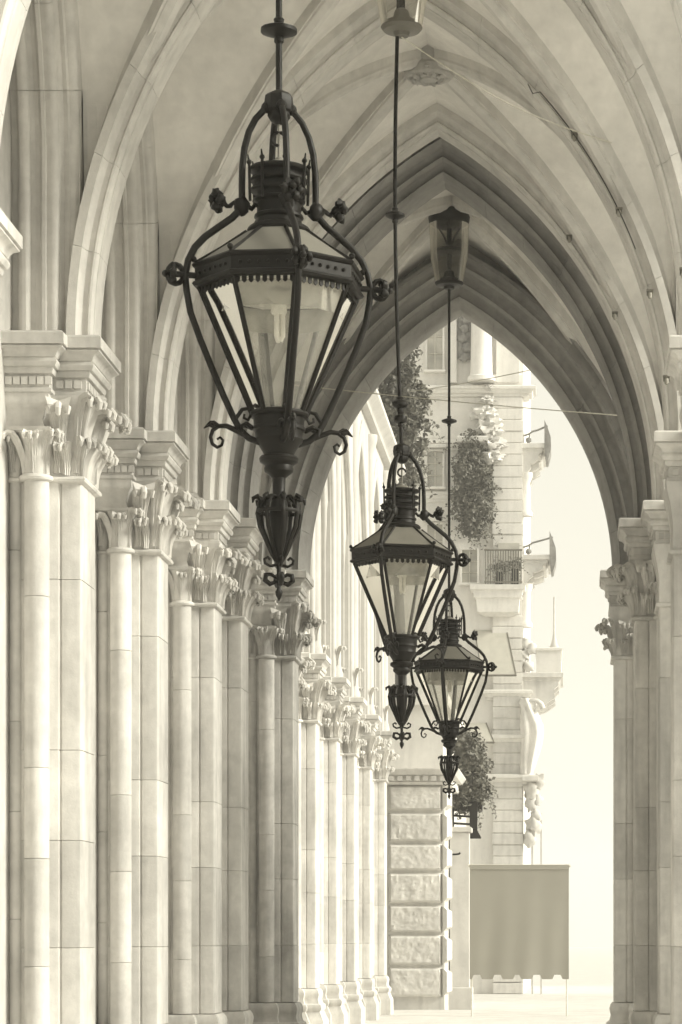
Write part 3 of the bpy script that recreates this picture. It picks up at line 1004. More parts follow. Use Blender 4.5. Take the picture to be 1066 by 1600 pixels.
    # ceiling mount: glass cylinder between dark discs
    if mount:
        zm = (mount - zband) / size
        mo = place(None, 'ceiling_mount', root, Matrix.Translation((0, lean[1], zm)))
        H = top - zm
        MB().lathe([(0.02, H - 0.18), (0.16, H - 0.16), (0.215, H - 0.12), (0.225, H - 0.06), (0.20, H + 0.0), (0.12, H + 0.05)], 24).build('cap', mm[0], mo)
        MB().lathe([(0.215, H - 0.14), (0.20, 0.30), (0.15, 0.02)], 24, caps=False).build('glass_cylinder', mm[1], mo)
        MB().lathe([(0.02, H * 0.46 - 0.03), (0.15, H * 0.46 - 0.02), (0.17, H * 0.46), (0.14, H * 0.46 + 0.025), (0.02, H * 0.46 + 0.04)], 24).build('disc', 'iron', mo)
        MB().lathe([(0.02, -0.05), (0.05, -0.05), (0.06, -0.02), (0.135, -0.01), (0.155, 0.015), (0.14, 0.05), (0.07, 0.07), (0.05, 0.14), (0.02, 0.16)], 24).build('base_ring', mm[0], mo)
        MB().tube([(0, 0, 0), (0, 0, H)], 0.026, 8).build('stem', 'iron', mo)
        for k in range(3):
            a = k * 2 * pi / 3 + 0.5
            MB().tube([(0.01 * cos(a), 0.01 * sin(a), H * 0.5), (0.06 * cos(a), 0.06 * sin(a), H * 0.66), (0.13 * cos(a), 0.13 * sin(a), H - 0.16)], 0.010, 6).build('strut', 'iron', mo)
    return root

lantern('largest nearest black iron lantern with octagonal glass, hanging at upper left', (436 - VX) * 11.93 / F, 11.93, EYE + (VY - 441) * 11.93 / F, 11.93 / 11.8, 8, 18, 4, 18, 9.42,
        [(EYE + (VY - 48) * 11.93 / F, 1.35)], None, hang=15.1)
S2 = (470 / 785) * 20.55 / 11.8
lantern('middle black iron lantern with six glass sides, between the big and the farthest lantern', (628 - VX) * 20.55 / F, 20.55, EYE + (VY - 872) * 20.55 / F, S2, 6, 12, 3, 12, 9.52,
        [(EYE + (VY - 337) * 20.55 / F, 1.2), (EYE + (VY - 632) * 20.55 / F, 1.0), (EYE + (VY - 655) * 20.55 / F, 0.8)], EYE + (VY - 48) * 20.55 / F, (-0.05, -0.02), ('iron2', 'clear'))
S3 = (325 / 785) * 28.8 / 11.8
lantern('smallest farthest black iron lantern, low at centre right before the balconies', (702 - VX) * 28.8 / F, 28.8, EYE + (VY - 1043) * 28.8 / F, S3, 8, -8, 4, -8, 9.50,
        [(EYE + (VY - 658) * 28.8 / F, 1.35)], EYE + (VY - 445) * 28.8 / F, (0, 0), ('iron', 'smoked'))


# ------------------------------------------------------------------ small fittings in the vault
def rib_point(yc, z, r=0.0):
    h = sqrt((RR + r) ** 2 - (z - RS) ** 2) - RC
    return Vector((AX + h, yc, z))
def bracket(px, py, yc, label):
    z = EYE + (VY - py) * (yc - 0.29) / F
    p = rib_point(yc, z, 0.03)
    root = thing('rib_bracket', label, 'bracket', (p.x, yc - 0.245, p.z), 'small dark brackets on the right ribs')
    m = MB()
    m.box(-0.035, 0.035, -0.05, 0.0, -0.02, 0.035, 0.004)
    m.box(-0.04, 0.04, -0.085, -0.035, 0.02, 0.04, 0.004)
    m.build('bracket_arm', 'iron2', root, 0)
    root.scale = (0.75, 0.75, 0.75)
    MB().lathe([(0.012, 0.02), (0.022, 0.0), (0.024, -0.03), (0.02, -0.055), (0.008, -0.062)], 12, 0, -0.055, 0).build('insulator', 'cloth', root)
for px, py, k, lab in ((888, 212, 2, 'uppermost small dark bracket on the right vault ribs'),
                       (955, 330, 2, 'small dark bracket on the right rib, second from the top'),
                       (995, 458, 2, 'small dark bracket low on the right rib beside the pale pier'),
                       (1007, 592, 2, 'lowest small dark bracket on the right rib'),
                       (903, 372, 3, 'small bracket on the shaded rib before the dark arch, upper one'),
                       (945, 492, 3, 'small bracket on the shaded rib before the dark arch, lower one'),
                       (1024, 425, 1, 'small dark bracket near the right edge of the photo')):
    bracket(px, py, cents[k], lab)
def cable(pts, r, label, mat='cable'):
    o = MB().tube(pts, r, 6).build('cable', mat, None, 60)
    return tag(o, label, 'cable')
yc = cents[2] - 0.30
pts = [rib_point(yc, z, 0.03) for z in [8.62 - 0.10 * k for k in range(14)]]
pts = [pts[0] + Vector((-0.10, -0.02, 0.06)), pts[0] + Vector((-0.06, -0.02, -0.02))] + pts
cable(pts, 0.0045, 'thin dark cable clipped along the right vault rib', 'iron')
# pale flex from the middle lantern mount across the vault
a, b = Vector(((628 - VX) * 20.55 / F, 20.53, 8.58)), rib_point(cents[2] - 0.3, 8.2, 0.25)
pts = []
for k in range(13):
    q = k / 12
    p = a.lerp(b, q); p.z -= 0.10 * sin(pi * q)
    pts.append(p)
cable(pts, 0.005, 'pale electric flex running from the middle lantern to the right vault')
def span(p0, p1, sag, r, label):
    pts = []
    for k in range(15):
        q = k / 14
        p = p0.lerp(p1, q); p.z -= sag * 4 * q * (1 - q)
        pts.append(p)
    cable(pts, r, label)
span(at(446, 600, 30.0), at(1006, 652, 29.6), 0.02, 0.006, 'thin pale wire stretched across the end arch below its crown')
span(at(640, 612, 31.6), at(905, 560, 31.2), 0.03, 0.005, 'thin pale wire slanting up to the right side of the end arch')

# ------------------------------------------------------------------ outer wing beyond the end arch
XO = -3.76
wing = thing('outer_wing', 'bright sunlit wing with tall moulded arches seen left through the end arch', 'building', (XO - 1, 45, 0))
MB().box(-9.0, XO - 0.62, 31.0, 56.0, 0.0, 11.2).build('wall', 'pale', wing, 0, world=True)
YO = [35.35, 38.80, 42.28, 45.72, 49.25, 53.10]
olab = ['first bright outer pier just beyond the end arch', 'second bright outer pier beyond the end arch, with tallest visible outer capital',
        'third bright outer pier down the stepped row beyond the end arch', 'fourth bright outer pier down the stepped row beyond the end arch',
        'fifth bright outer pier down the stepped row beyond the end arch', 'last bright outer pier, next to the rusticated corner']
for y, lab in zip(YO, olab):
    place_pier(XO, y, 1, lab, 'outer piers beyond the end arch')
for i, y in enumerate(YO):
    yc = y + 0.43
    sh = place(None, 'wall_shaft', wing, Matrix.Translation((0, 0, 0)))
    def wb(m, name, mat='pale', sm=38, parent=sh):
        return m.build(name, mat, parent, sm, world=True)
    for k, (u, dv, r) in enumerate(((-0.06, 0.0, 0.10), (-0.20, -0.18, 0.085), (-0.20, 0.18, 0.085), (-0.36, -0.30, 0.075), (-0.36, 0.30, 0.075))):
        wb(MB().lathe([(r * 1.35, 5.82), (r * 1.3, 5.9), (r * 1.05, 5.98), (r, 6.05), (r, 10.7), (r * 1.3, 10.8), (r * 1.7, 10.95), (r * 1.7, 11.05)], 16, XO + u, yc + dv), 'colonnette')
    for k, (u, ang) in enumerate(((-0.02, -40), (-0.2, -80), (-0.36, -95))):
        mtx = Matrix.Translation(Vector((XO + u, yc - 0.12 - 0.09 * k, 6.02)) - Vector(wing.location)) @ Matrix.Rotation(radians(ang), 4, 'Z')
        place(LEAF[k % 2], 'leaf', sh, mtx)
    MB().box(XO - 0.62, XO - 0.10, yc - 0.34, yc + 0.34, 5.8, 11.2).build('respond', 'pale', wing, 0, world=True)
for i in range(len(YO) - 1):
    ya, yb = YO[i] + 0.43, YO[i + 1] + 0.43
    yc, b = (ya + yb) / 2, (yb - ya) / 2
    hw = b - 0.34
    rise = 2.6
    R = (rise * rise + hw * hw) / (2 * hw)
    ar_ = place(None, 'window_arch', wing)
    for side in (-1, 1):
        sweep(SP, R, R - hw, 7.9, 0, 1, 14, side, yc, 'Y', XO, 1, wing.location, 2.1).build('archivolt', 'pale', ar_, 32)
    vs, fs = [], []
    for k in range(31):
        y = -b + 2 * b * k / 30
        q = (R + 0.12) ** 2 - (abs(y) + R - hw) ** 2
        zb = 7.9 + (sqrt(q) if q > 0 else -2.1)
        vs += [(XO - 0.05, yc + y, zb), (XO - 0.05, yc + y, 11.2)]
    for k in range(30):
        fs.append((2 * k, 2 * k + 1, 2 * k + 3, 2 * k + 2))
    MB().add(vs, fs).build('spandrel', 'pale', wing, 0, world=True)
pl = [(XO - 3, 31.05), (XO + 0.02, 31.05), (XO + 0.02, 55.9), (XO - 3, 55.9)]
MB().loft(pl, [(11.2, 0.0), (11.22, 0.06), (11.27, 0.08), (11.3, 0.05), (11.36, 0.10), (11.44, 0.2), (11.46, 0.22), (11.56, 0.22), (11.58, 0.2)]).build('cornice', 'pale', wing, 30, world=True)

# ------------------------------------------------------------------ rusticated corner
YR = 58.0
rx0, rx1 = (607 - VX) * YR / F, (703 - VX) * YR / F
rz = lambda py: EYE + (VY - py) * YR / F
corner_b = thing('rusticated_corner', 'pale corner building of rough bossed stone blocks under a dentil cornice', 'building', (rx0 + 0.6, YR, 0))
MB().box(-12, rx1 - 0.12, YR + 0.10, YR + 12, 0, rz(1225)).build('wall', 'far_trim', corner_b, 0, world=True)
MB().box(-12, rx1 - 0.16, YR + 0.3, YR + 12, rz(1207), rz(1100)).build('upper_wall', 'far', corner_b, 0, world=True)
MB().box(-12, rx1 - 0.05, YR + 0.22, YR + 12, rz(1100), rz(1082)).build('upper_cornice', 'far', corner_b, 0, world=True)
rows = [1225, 1268, 1317, 1362, 1413, 1459, 1510, 1560]
def boss_block(x0, x1, y, z0, z1, seed, depth=0.10):
    """rock-faced block: bevelled margin and rough face"""
    rng = random.Random(seed)
    nx, nz = 40, 22
    vs, fs = [], []
    for i in range(nz + 1):
        for k in range(nx + 1):
            x = x0 + (x1 - x0) * k / nx
            z = z0 + (z1 - z0) * i / nz
            ed = min((x - x0), (x1 - x), (z - z0) * 1.3, (z1 - z) * 1.3)
            q = min(1, max(0, ed) / 0.05)
            d = depth * q
            d += q * 0.014 * noise.noise(Vector((x * 6.5, z * 6.5, seed * 1.7))) + q * 0.011 * noise.noise(Vector((x * 17, z * 17, seed))) + q * 0.009 * noise.noise(Vector((x * 41, z * 41, seed)))
            vs.append((x, y - d, z))
    for i in range(nz):
        for k in range(nx):
            a = i * (nx + 1) + k
            fs.append((a, a + 1, a + nx + 2, a + nx + 1))
    return MB().add(vs, fs)
for i in range(len(rows) - 1):
    z1, z0 = rz(rows[i]) - 0.03, rz(rows[i + 1]) + 0.03
    long_ = i % 2 == 0
    boss_block(rx0, rx1 - 0.17, YR + 0.10, z0, z1, i + 1).build('block', 'rust', corner_b, 25, world=True)
    # corner quoin with a chamfer on the street side
    m = MB()
    xm = rx1 - 0.16
    zc, h = (z0 + z1) / 2, (z1 - z0) / 2
    m.add([(xm, YR + 0.02, z0), (xm, YR + 0.02, z1), (xm + 0.10, YR - 0.03, z1 - 0.10), (xm + 0.10, YR - 0.03, z0 + 0.10),
           (xm + 0.17, YR + 0.12, z0 + 0.12), (xm + 0.17, YR + 0.12, z1 - 0.12), (xm + 0.17, YR + 0.9, z0 + 0.12), (xm + 0.17, YR + 0.9, z1 - 0.12), (xm, YR + 0.9, z0), (xm, YR + 0.9, z1)],
          [(0, 3, 2, 1), (3, 4, 5, 2), (4, 6, 7, 5), (1, 2, 5, 7, 9), (0, 8, 6, 4, 3)])
    m.build('quoin', 'rust', corner_b, 0, world=True)
pl = [(-11, YR), (rx1, YR), (rx1, YR + 11), (-11, YR + 11)]
ck = MB().loft(pl, [(rz(1226), 0.02), (rz(1222), 0.05), (rz(1221), 0.03), (rz(1212), 0.03), (rz(1211), 0.12), (rz(1207), 0.16), (rz(1203), 0.2), (rz(1201), 0.2)]).build('cornice', 'far_trim', corner_b, 30, world=True)
for k in range(8):
    x = rx0 + 0.02 + k * 0.185
    MB().box(x, x + 0.11, YR - 0.115, YR - 0.03, rz(1220.5), rz(1212), 0.008).build('dentil', 'far_trim', ck, 0, world=True)
# slim white gatepost-like pilaster beside it
YP = 60.0
pz = lambda py: EYE + (VY - py) * YP / F
px_ = lambda p: (p - VX) * YP / F
pil = thing('white_pilaster', 'slim plain white pilaster between the rough blocks and the grey canvas', 'pilaster', (px_(720), YP, 0))
MB().box(px_(703), px_(733), YP, YP + 0.6, 0, pz(1300), 0.012).build('post', 'pale', pil, 0, world=True)
MB().box(px_(700), px_(737), YP - 0.06, YP + 0.66, pz(1300), pz(1292), 0.012).build('cap', 'pale', pil, 0, world=True)
MB().box(px_(699), px_(738), YP - 0.08, YP + 0.7, 0, 0.55, 0.02).build('base', 'pale', pil, 0, world=True)
bk = thing('iron_hook', 'tiny dark hook fixed to the slim white pilaster', 'hook', (px_(706), YP, pz(1337)))
MB().tube([(-0.02, 0.0, -0.12), (-0.02, -0.12, -0.1), (-0.02, -0.14, 0.02), (0.16, -0.14, 0.03), (0.2, -0.14, 0.06)], 0.022, 6).build('hook', 'iron', bk)

# ------------------------------------------------------------------ foliage
def foliage(blobs, n, size, seed):
    """blobs: (centre, radii, droop); many small folded leaf faces spread through clumps"""
    rng = random.Random(seed)
    mb = MB()
    tot = sum(b[1][0] * b[1][1] * b[1][2] for b in blobs)
    for c, r, _ in blobs:
        k = max(40, int(n * r[0] * r[1] * r[2] / tot))
        clumps = []
        for _i in range(max(6, k // 26)):
            d = Vector((rng.gauss(0, 1), rng.gauss(0, 1), rng.gauss(0, 1))).normalized() * (rng.uniform(0.35, 1.0) ** 0.6)
            clumps.append(Vector((c[0] + d.x * r[0], c[1] + d.y * r[1], c[2] + d.z * r[2])))
        cr = 0.26 * min(r) + 0.06
        for _i in range(k):
            q = rng.choice(clumps)
            p = q + Vector((rng.gauss(0, cr), rng.gauss(0, cr), rng.gauss(0, cr))) * 0.6
            d = Vector((rng.gauss(0, 1), rng.gauss(0, 1), rng.gauss(-0.5, 0.8))).normalized()
            sd = d.orthogonal().normalized()
            sd = Matrix.Rotation(rng.uniform(0, 6.28), 3, d) @ sd
            L = size * rng.uniform(0.6, 1.4)
            W = L * 0.34
            nn = d.cross(sd) * (W * 0.35)
            mb.add([p, p + d * L * 0.45 + sd * W + nn, p + d * L, p + d * L * 0.45 - sd * W + nn], [(0, 1, 2), (0, 2, 3)])
        for _i in range(int(6 + 26 * r[0])):
            d = Vector((rng.gauss(0, 1), rng.gauss(0, 0.6), rng.gauss(0, 1))).normalized()
            p = Vector((c[0] + d.x * r[0] * 0.9, c[1] + d.y * r[1], c[2] + d.z * r[2] * 0.9))
            v = d * 0.055 + Vector((0, 0, -0.01))
            for st_ in range(rng.randint(4, 9)):
                q = p + v
                sd = Vector((0.006, 0, 0.003))
                mb.add([p - sd, p + sd, q], [(0, 1, 2)])
                for w_ in (-1, 1):
                    dd = (Vector((rng.gauss(0, 1), rng.gauss(0, 1), rng.gauss(-0.3, 0.7)))).normalized()
                    s2 = dd.orthogonal().normalized()
                    L = size * rng.uniform(0.45, 1.1)
                    mb.add([q, q + dd * L * 0.45 + s2 * L * 0.32, q + dd * L, q + dd * L * 0.45 - s2 * L * 0.32], [(0, 1, 2), (0, 2, 3)])
                p = q
                v = v * 0.97 + Vector((rng.gauss(0, 0.012), rng.gauss(0, 0.012), -0.014))
    return mb

# tree behind the outer wing
YT = 66.0
T = lambda px, py, y=YT: at(px, py, y)
tr = thing('tree', 'loose grey leafed tree rising behind the outer wing, left of the rod', 'tree', (T(618, 1470).x, YT, 0))
m = MB()
b0 = Vector((T(618, 1470).x, YT, 0))
tp = T(622, 560)
m.tube([b0, b0.lerp(tp, 0.4) + Vector((0.15, 0, 0)), b0.lerp(tp, 0.75), tp], [0.24, 0.17, 0.10, 0.03], 8)
for k, (px, py) in enumerate(((590, 620), (650, 640), (585, 570), (648, 590), (600, 700), (655, 710), (630, 740))):
    e = T(px, py); s_ = b0.lerp(tp, 0.62 + 0.05 * k)
    m.tube([s_, s_.lerp(e, 0.5) + Vector((0, 0.2, -0.15)), e], [0.06, 0.04, 0.012], 6)
m.build('trunk', 'bark', tr, 60, world=True)
bl = []
for px, py, rx, rz_ in ((592, 590, 0.38, 0.55), (625, 560, 0.42, 0.6), (612, 640, 0.48, 0.6), (640, 620, 0.40, 0.55), (645, 680, 0.36, 0.55), (620, 700, 0.42, 0.5), (636, 735, 0.30, 0.4), (580, 560, 0.32, 0.4), (600, 510, 0.4, 0.5)):
    c = T(px, py)
    bl.append((c, (rx, 0.5, rz_), 0))
foliage(bl, 7000, 0.13, 11).build('crown', 'leaf', tr, 0, world=True)

# ------------------------------------------------------------------ far apartment building
YB = 80.0
fx = lambda p, y=YB: (p - VX) * y / F
fz = lambda p, y=YB: EYE + (VY - p) * y / F
far = thing('apartment_building', 'pale ornate apartment building with corner pilaster and balconies beyond the end arch', 'building', (fx(720), YB, 0))
def fb(name, p0, p1, q0, q1, mat='far', front=0.0, depth=0.5, parent=None, c=0.02):
    """box on the facade: pixel columns p0..p1, rows q0 (upper)..q1 (lower), standing `front` metres proud"""
    y = YB - front
    return MB().box(fx(p0), fx(p1), y, y + depth, fz(q1), fz(q0), c).build(name, mat, parent or far, 0, world=True)
MB().box(fx(560), fx(818), YB, YB + 14, 0, fz(400)).build('wall', 'far', far, 0, world=True)
# corner pilaster in courses
py = 1470.0
zc = 0.0
step = 0.345
k = 0
while zc < fz(600):
    z1 = zc + step
    if not (fz(965) < (zc + z1) / 2 < fz(918)):
        w = 0.02 if k % 9 == 4 else 0.0
        MB().box(fx(771) - w, fx(816) + 0.012 + w, YB - 0.16 - w, YB + 0.5, zc + 0.012, z1 - 0.012, 0.016).build('block', 'far_trim' if zc < fz(1080) else 'far', far, 0, world=True)
    zc = z1; k += 1
fb('pilaster_core', 772, 815, 600, 1470, 'far_trim', 0.13, 0.5, c=0)
# horizontal cornices
for q, p0, p1, fr in ((606, 612, 822, 0.30), (690, 612, 716, 0.18), (770, 612, 716, 0.12), (1150, 735, 824, 0.25), (1080, 764, 822, 0.2), (1212, 764, 822, 0.32)):
    pl = [(fx(p0), YB - 0.02), (fx(p1), YB - 0.02), (fx(p1), YB + 0.6), (fx(p0), YB + 0.6)]
    z = fz(q)
    MB().loft(pl, [(z - 0.30, 0.0), (z - 0.27, fr * 0.3), (z - 0.2, fr * 0.3), (z - 0.19, fr * 0.6), (z - 0.1, fr * 0.75), (z - 0.08, fr), (z, fr), (z + 0.03, fr * 0.8)]).build('cornice', 'far', far, 30, world=True)
# windows
def fwin(p0, p1, q0, q1, hood=True, cols=2, rows_=3):
    w = place(None, 'window', far)
    def wbx(name, a0, a1, b0, b1, mat, fr, dp, c=0.01):
        return MB().box(fx(a0), fx(a1), YB - fr, YB - fr + dp, fz(b1), fz(b0), c).build(name, mat, w, 0, world=True)
    wbx('pane', p0, p1, q0, q1, 'pane', 0.015, 0.03, 0)
    t = 3.0
    wbx('frame', p0 - t, p0, q0 - t, q1 + t, 'far', 0.14, 0.2)
    wbx('frame', p1, p1 + t, q0 - t, q1 + t, 'far', 0.14, 0.2)
    wbx('frame', p0, p1, q0 - t, q0, 'far', 0.138, 0.2)
    wbx('sill', p0 - t * 1.6, p1 + t * 1.6, q1, q1 + t * 1.2, 'far', 0.26, 0.3)
    for k in range(1, cols):
        x = p0 + (p1 - p0) * k / cols
        wbx('sash_bar', x - 0.7, x + 0.7, q0, q1, 'frame', 0.06, 0.05)
    for k in range(1, rows_):
        y = q0 + (q1 - q0) * k / rows_
        wbx('sash_bar', p0, p1, y - 0.6, y + 0.6, 'frame', 0.058, 0.05)
    if hood:
        wbx('hood', p0 - t * 2, p1 + t * 2, q0 - t * 3, q0 - t * 1.3, 'far_trim', 0.32, 0.35)
fwin(668, 692, 706, 762)
fwin(668, 692, 820, 900)
fwin(722, 746, 860, 912, False)
fwin(668, 692, 500, 580)
fwin(620, 642, 820, 900)
# columned top storey
m = MB()
cx, cy = fx(753), YB - 0.35
m.lathe([(0.42, fz(600)), (0.42, fz(594)), (0.36, fz(592)), (0.33, fz(586)), (0.32, fz(560)), (0.29, fz(470)), (0.36, fz(462)), (0.42, fz(455))], 20, cx, cy)
m.build('column', 'far', far, 38, world=True)
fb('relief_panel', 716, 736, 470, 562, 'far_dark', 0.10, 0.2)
for k in range(6):
    z = fz(560 - k * 15)
    m = MB()
    m.ball((fx(726) + 0.08 * sin(k * 2.1), YB - 0.14, z), 0.17, 9, 7, (1, 0.6, 0.8), 0.6, k)
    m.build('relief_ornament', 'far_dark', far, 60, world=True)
fb('pilaster', 701, 714, 470, 600, 'far', 0.2, 0.3)
fb('pilaster', 776, 812, 470, 600, 'far', 0.22, 0.4)
def console(p, q0, q1, outw, y0, name='console', mat='far_trim'):
    """scrolled bracket in the X-Z plane below a balcony on the street side"""
    x0 = fx(818); H = fz(q0) - fz(q1)
    prof = [(0, 0), (outw, 0), (outw, -0.12 * H), (outw * 0.86, -0.2 * H), (outw * 0.9, -0.34 * H), (outw * 0.62, -0.46 * H), (outw * 0.42, -0.5 * H), (outw * 0.45, -0.64 * H), (outw * 0.2, -0.82 * H), (outw * 0.12, -H), (0, -H)]
    vs = [(x0 + a, y, fz(q0) + b) for y in (y0, y0 + 0.3) for a, b in prof]
    n = len(prof)
    fs = [tuple(range(n)), tuple(reversed(range(n, 2 * n)))] + [(i, i + n, (i + 1) % n + n, (i + 1) % n) for i in range(n)]
    return MB().add(vs, fs).build(name, mat, far, 0, world=True)
# street-side balconies
for q, pout, h, fin in ((694, 852, 52, True), (868, 860, 44, True), (1052, 880, 96, False)):
    x1 = fx(pout)
    sl = place(None, 'balcony', far)
    pl = [(fx(812), YB - 0.10), (x1, YB - 0.10), (x1, YB + 3.2), (fx(812), YB + 3.2)]
    z = fz(q)
    MB().loft(pl, [(z - 0.26, -0.14), (z - 0.2, -0.08), (z - 0.14, -0.08), (z - 0.12, 0), (z, 0), (z + 0.02, -0.02)]).build('slab', 'far_trim', sl, 30, world=True)
    for y in (YB, YB + 1.4, YB + 2.7):
        console(0, q + 8, q + h, x1 - fx(818) - 0.14, y)
    if fin:
        # folded awning fin at the outer end
        m = MB()
        xb = fx(pout + 4)
        prof = [(0, -0.1), (0.0, 0.72), (0.09, 0.5), (0.19, 0.2), (0.2, -0.15), (0.12, -0.45), (0.05, -0.5)]
        n = len(prof)
        vs = [(xb - 0.1 + a, y, z + b) for y in (YB - 0.12, YB + 1.2) for a, b in prof]
        m.add(vs, [tuple(range(n)), tuple(reversed(range(n, 2 * n)))] + [(i, i + n, (i + 1) % n + n, (i + 1) % n) for i in range(n)])
        m.build('awning_fin', 'far_dark', sl, 0, world=True)
        m = MB()
        m.tube([(fx(818), YB, z + 0.25), (fx(826), YB, z + 0.3), (fx(832), YB, z + 0.38), (fx(840), YB, z + 0.42), (xb, YB, z + 0.55)], 0.03, 6)
        m.tube([(fx(826), YB, z + 0.02), (fx(828), YB, z + 0.3)], 0.025, 6)
        m.ball((fx(826), YB, z + 0.12), 0.09, 8, 6)
        m.build('awning_arm', 'far_dark', sl, 60, world=True)
        # engaged colonnette below
        MB().lathe([(0.2, fz(q + 112)), (0.2, fz(q + 106)), (0.14, fz(q + 102)), (0.12, fz(q + 60)), (0.2, fz(q + 50)), (0.2, fz(q + 44))], 14, fx(822), YB + 0.1).build('colonnette', 'far', sl, 38, world=True)
    else:
        m = MB()
        m.box(fx(838), x1 - 0.06, YB - 0.05, YB + 3.0, z, fz(1015), 0.03)
        m.box(fx(836), x1 - 0.02, YB - 0.1, YB + 3.05, fz(1017), fz(1012), 0.02)
        m.build('parapet', 'far', sl, 0, world=True)
        m = MB()
        m.lathe([(0.03, fz(930)), (0.04, fz(990)), (0.10, fz(1004)), (0.16, fz(1010)), (0.16, fz(1014))], 10, fx(866), YB + 0.4)
        m.build('finial', 'far_trim', sl, 38, world=True)
        for k in range(5):
            m = MB(); m.ball((fx(822) + 0.16 * sin(k * 1.7), YB - 0.05, fz(1005 + k * 9)), 0.17, 9, 7, (1, 0.7, 1), 0.6, k)
            m.build('scroll_carving', 'far_trim', sl, 60, world=True)
# front balcony with railing
bal = place(None, 'balcony', far)
pl = [(fx(742), YB - 0.75), (fx(816), YB - 0.75), (fx(816), YB), (fx(742), YB)]
MB().loft(pl, [(fz(966), -0.35), (fz(960), -0.1), (fz(940), -0.06), (fz(938), 0.0), (fz(928), 0.02), (fz(926), 0.10), (fz(919), 0.12)]).build('slab', 'far', bal, 30, world=True)
rt, rb = fz(866), fz(917)
for k in range(15):
    x = fx(760) + (fx(815) - fx(760)) * k / 14
    MB().tube([(x, YB - 0.72, rb), (x, YB - 0.72, rt)], 0.018, 6).build('baluster', 'iron2', bal, 60, world=True)
MB().box(fx(758), fx(817), YB - 0.76, YB - 0.68, rt, rt + 0.05, 0.008).build('handrail', 'iron2', bal, 0, world=True)
MB().box(fx(758), fx(817), YB - 0.74, YB - 0.70, rb + 0.03, rb + 0.07).build('bottom_rail', 'iron2', bal, 0, world=True)
MB().box(fx(779), fx(812), YB - 0.2, YB - 0.165, fz(917), fz(850), 0.0).build('door', 'pane', bal, 0, world=True)
for p0, p1, q0, lab in ((774, 786, 898, 'dark planter left of the railing door on the far balcony'), (799, 811, 893, 'dark planter at the right end of the far balcony')):
    o = thing('planter', lab, 'planter', (fx((p0 + p1) / 2), YB - 0.5, fz(919)))
    MB().box(fx(p0), fx(p1), YB - 0.62, YB - 0.36, fz(919), fz(q0), 0.02).build('pot', 'iron', o, 0, world=True)
    foliage([((fx((p0 + p1) / 2), YB - 0.5, fz(q0 - 6)), (0.16, 0.12, 0.18), 0)], 180, 0.08, 5).build('leaves', 'leaf', o, 0, world=True)
# sloping sun blinds
def blind(pts, y0, y1, label, name='sun_blind'):
    (p0, q0), (p1, q1), (p2, q2), (p3, q3) = pts
    o = thing(name, label, 'awning', (fx(p0), y0, fz(q0)))
    vs = [(fx(p0), y0, fz(q0)), (fx(p1), y0, fz(q1)), (fx(p2), y1, fz(q2)), (fx(p3), y1, fz(q3))]
    vs += [(a, b, c - 0.03) for a, b, c in vs]
    MB().add(vs, [(0, 1, 2, 3), (7, 6, 5, 4), (0, 4, 5, 1), (1, 5, 6, 2), (2, 6, 7, 3), (3, 7, 4, 0)]).build('cloth', 'cloth_pale', o, 0, world=True)
    m = MB()
    m.tube([vs[3], vs[2]], 0.035, 6); m.tube([vs[1], vs[2]], 0.02, 6); m.tube([vs[0], vs[3]], 0.02, 6)
    m.build('frame', 'iron2', o, 60, world=True)
blind([(742, 985), (792, 985), (808, 1062), (756, 1062)], YB - 0.1, YB - 1.3, 'pale sloping sun blind under the railed far balcony')
blind([(722, 1130), (760, 1130), (774, 1164), (734, 1164)], YB - 0.1, YB - 1.0, 'small pale sun blind right of the farthest lantern finial')
# draped statue-like carving and lower leafy ornaments at the street corner
cv = thing('drapery_carving', 'pale carved drapery hanging on the street corner under the third balcony', 'carving', (fx(830), YB - 0.35, fz(1215)))
m = MB()
base = Vector((fx(827), YB - 0.2, fz(1213)))
H = fz(1092) - fz(1213)
prof = [(0.10, 0.0), (0.17, 0.04), (0.20, 0.14), (0.25, 0.28), (0.27, 0.42), (0.30, 0.55), (0.30, 0.66), (0.26, 0.76), (0.22, 0.86), (0.26, 0.94), (0.16, 1.0)]
vs, fs = [], []
NN = 36
for r, t in prof:
    for k in range(NN):
        a = 2 * pi * k / NN
        rr = r * (1 + 0.20 * sin(a * 6 + t * 5 + 1.3 * sin(t * 7)) + 0.10 * noise.noise(Vector((cos(a) * 2, sin(a) * 2, t * 6))))
        vs.append((base.x + rr * cos(a) + 0.10 * sin(t * 5 - 1), base.y + rr * sin(a) * 0.8, base.z + H * t))
for i in range(len(prof) - 1):
    for k in range(NN):
        j = (k + 1) % NN
        fs.append((i * NN + k, i * NN + j, (i + 1) * NN + j, (i + 1) * NN + k))
fs.append(tuple(range((len(prof) - 1) * NN, len(prof) * NN)))
m.add(vs, fs)
m.build('drapery', 'far', cv, 60, world=True)
m = MB()
m.tube([(base.x + 0.30 * cos(q * 0.55) * (1 - q * 0.06) + 0.12, base.y - 0.1, base.z + H * 0.86 + 0.30 * sin(q * 0.55) * (1 - q * 0.06)) for q in range(14)], [0.085 - 0.004 * q for q in range(14)], 8)
m.build('scroll', 'far_trim', cv, 60, world=True)
MB().box(fx(816) + 0.02, fx(842), YB - 0.7, YB + 0.1, fz(1222), fz(1214), 0.02).build('pedestal', 'far_trim', cv, 0, world=True)
for k, (p, q, r) in enumerate(((832, 1235, 0.24), (842, 1222, 0.18), (830, 1256, 0.2), (840, 1250, 0.15), (834, 1290, 0.22), (828, 1310, 0.2), (838, 1275, 0.16))):
    m = MB(); m.ball((fx(p), YB - 0.1, fz(q)), r, 10, 8, (1, 0.8, 1.25), 0.7, k + 20)
    m.build('leaf_carving', 'far_trim', far, 60, world=True)
m = MB()
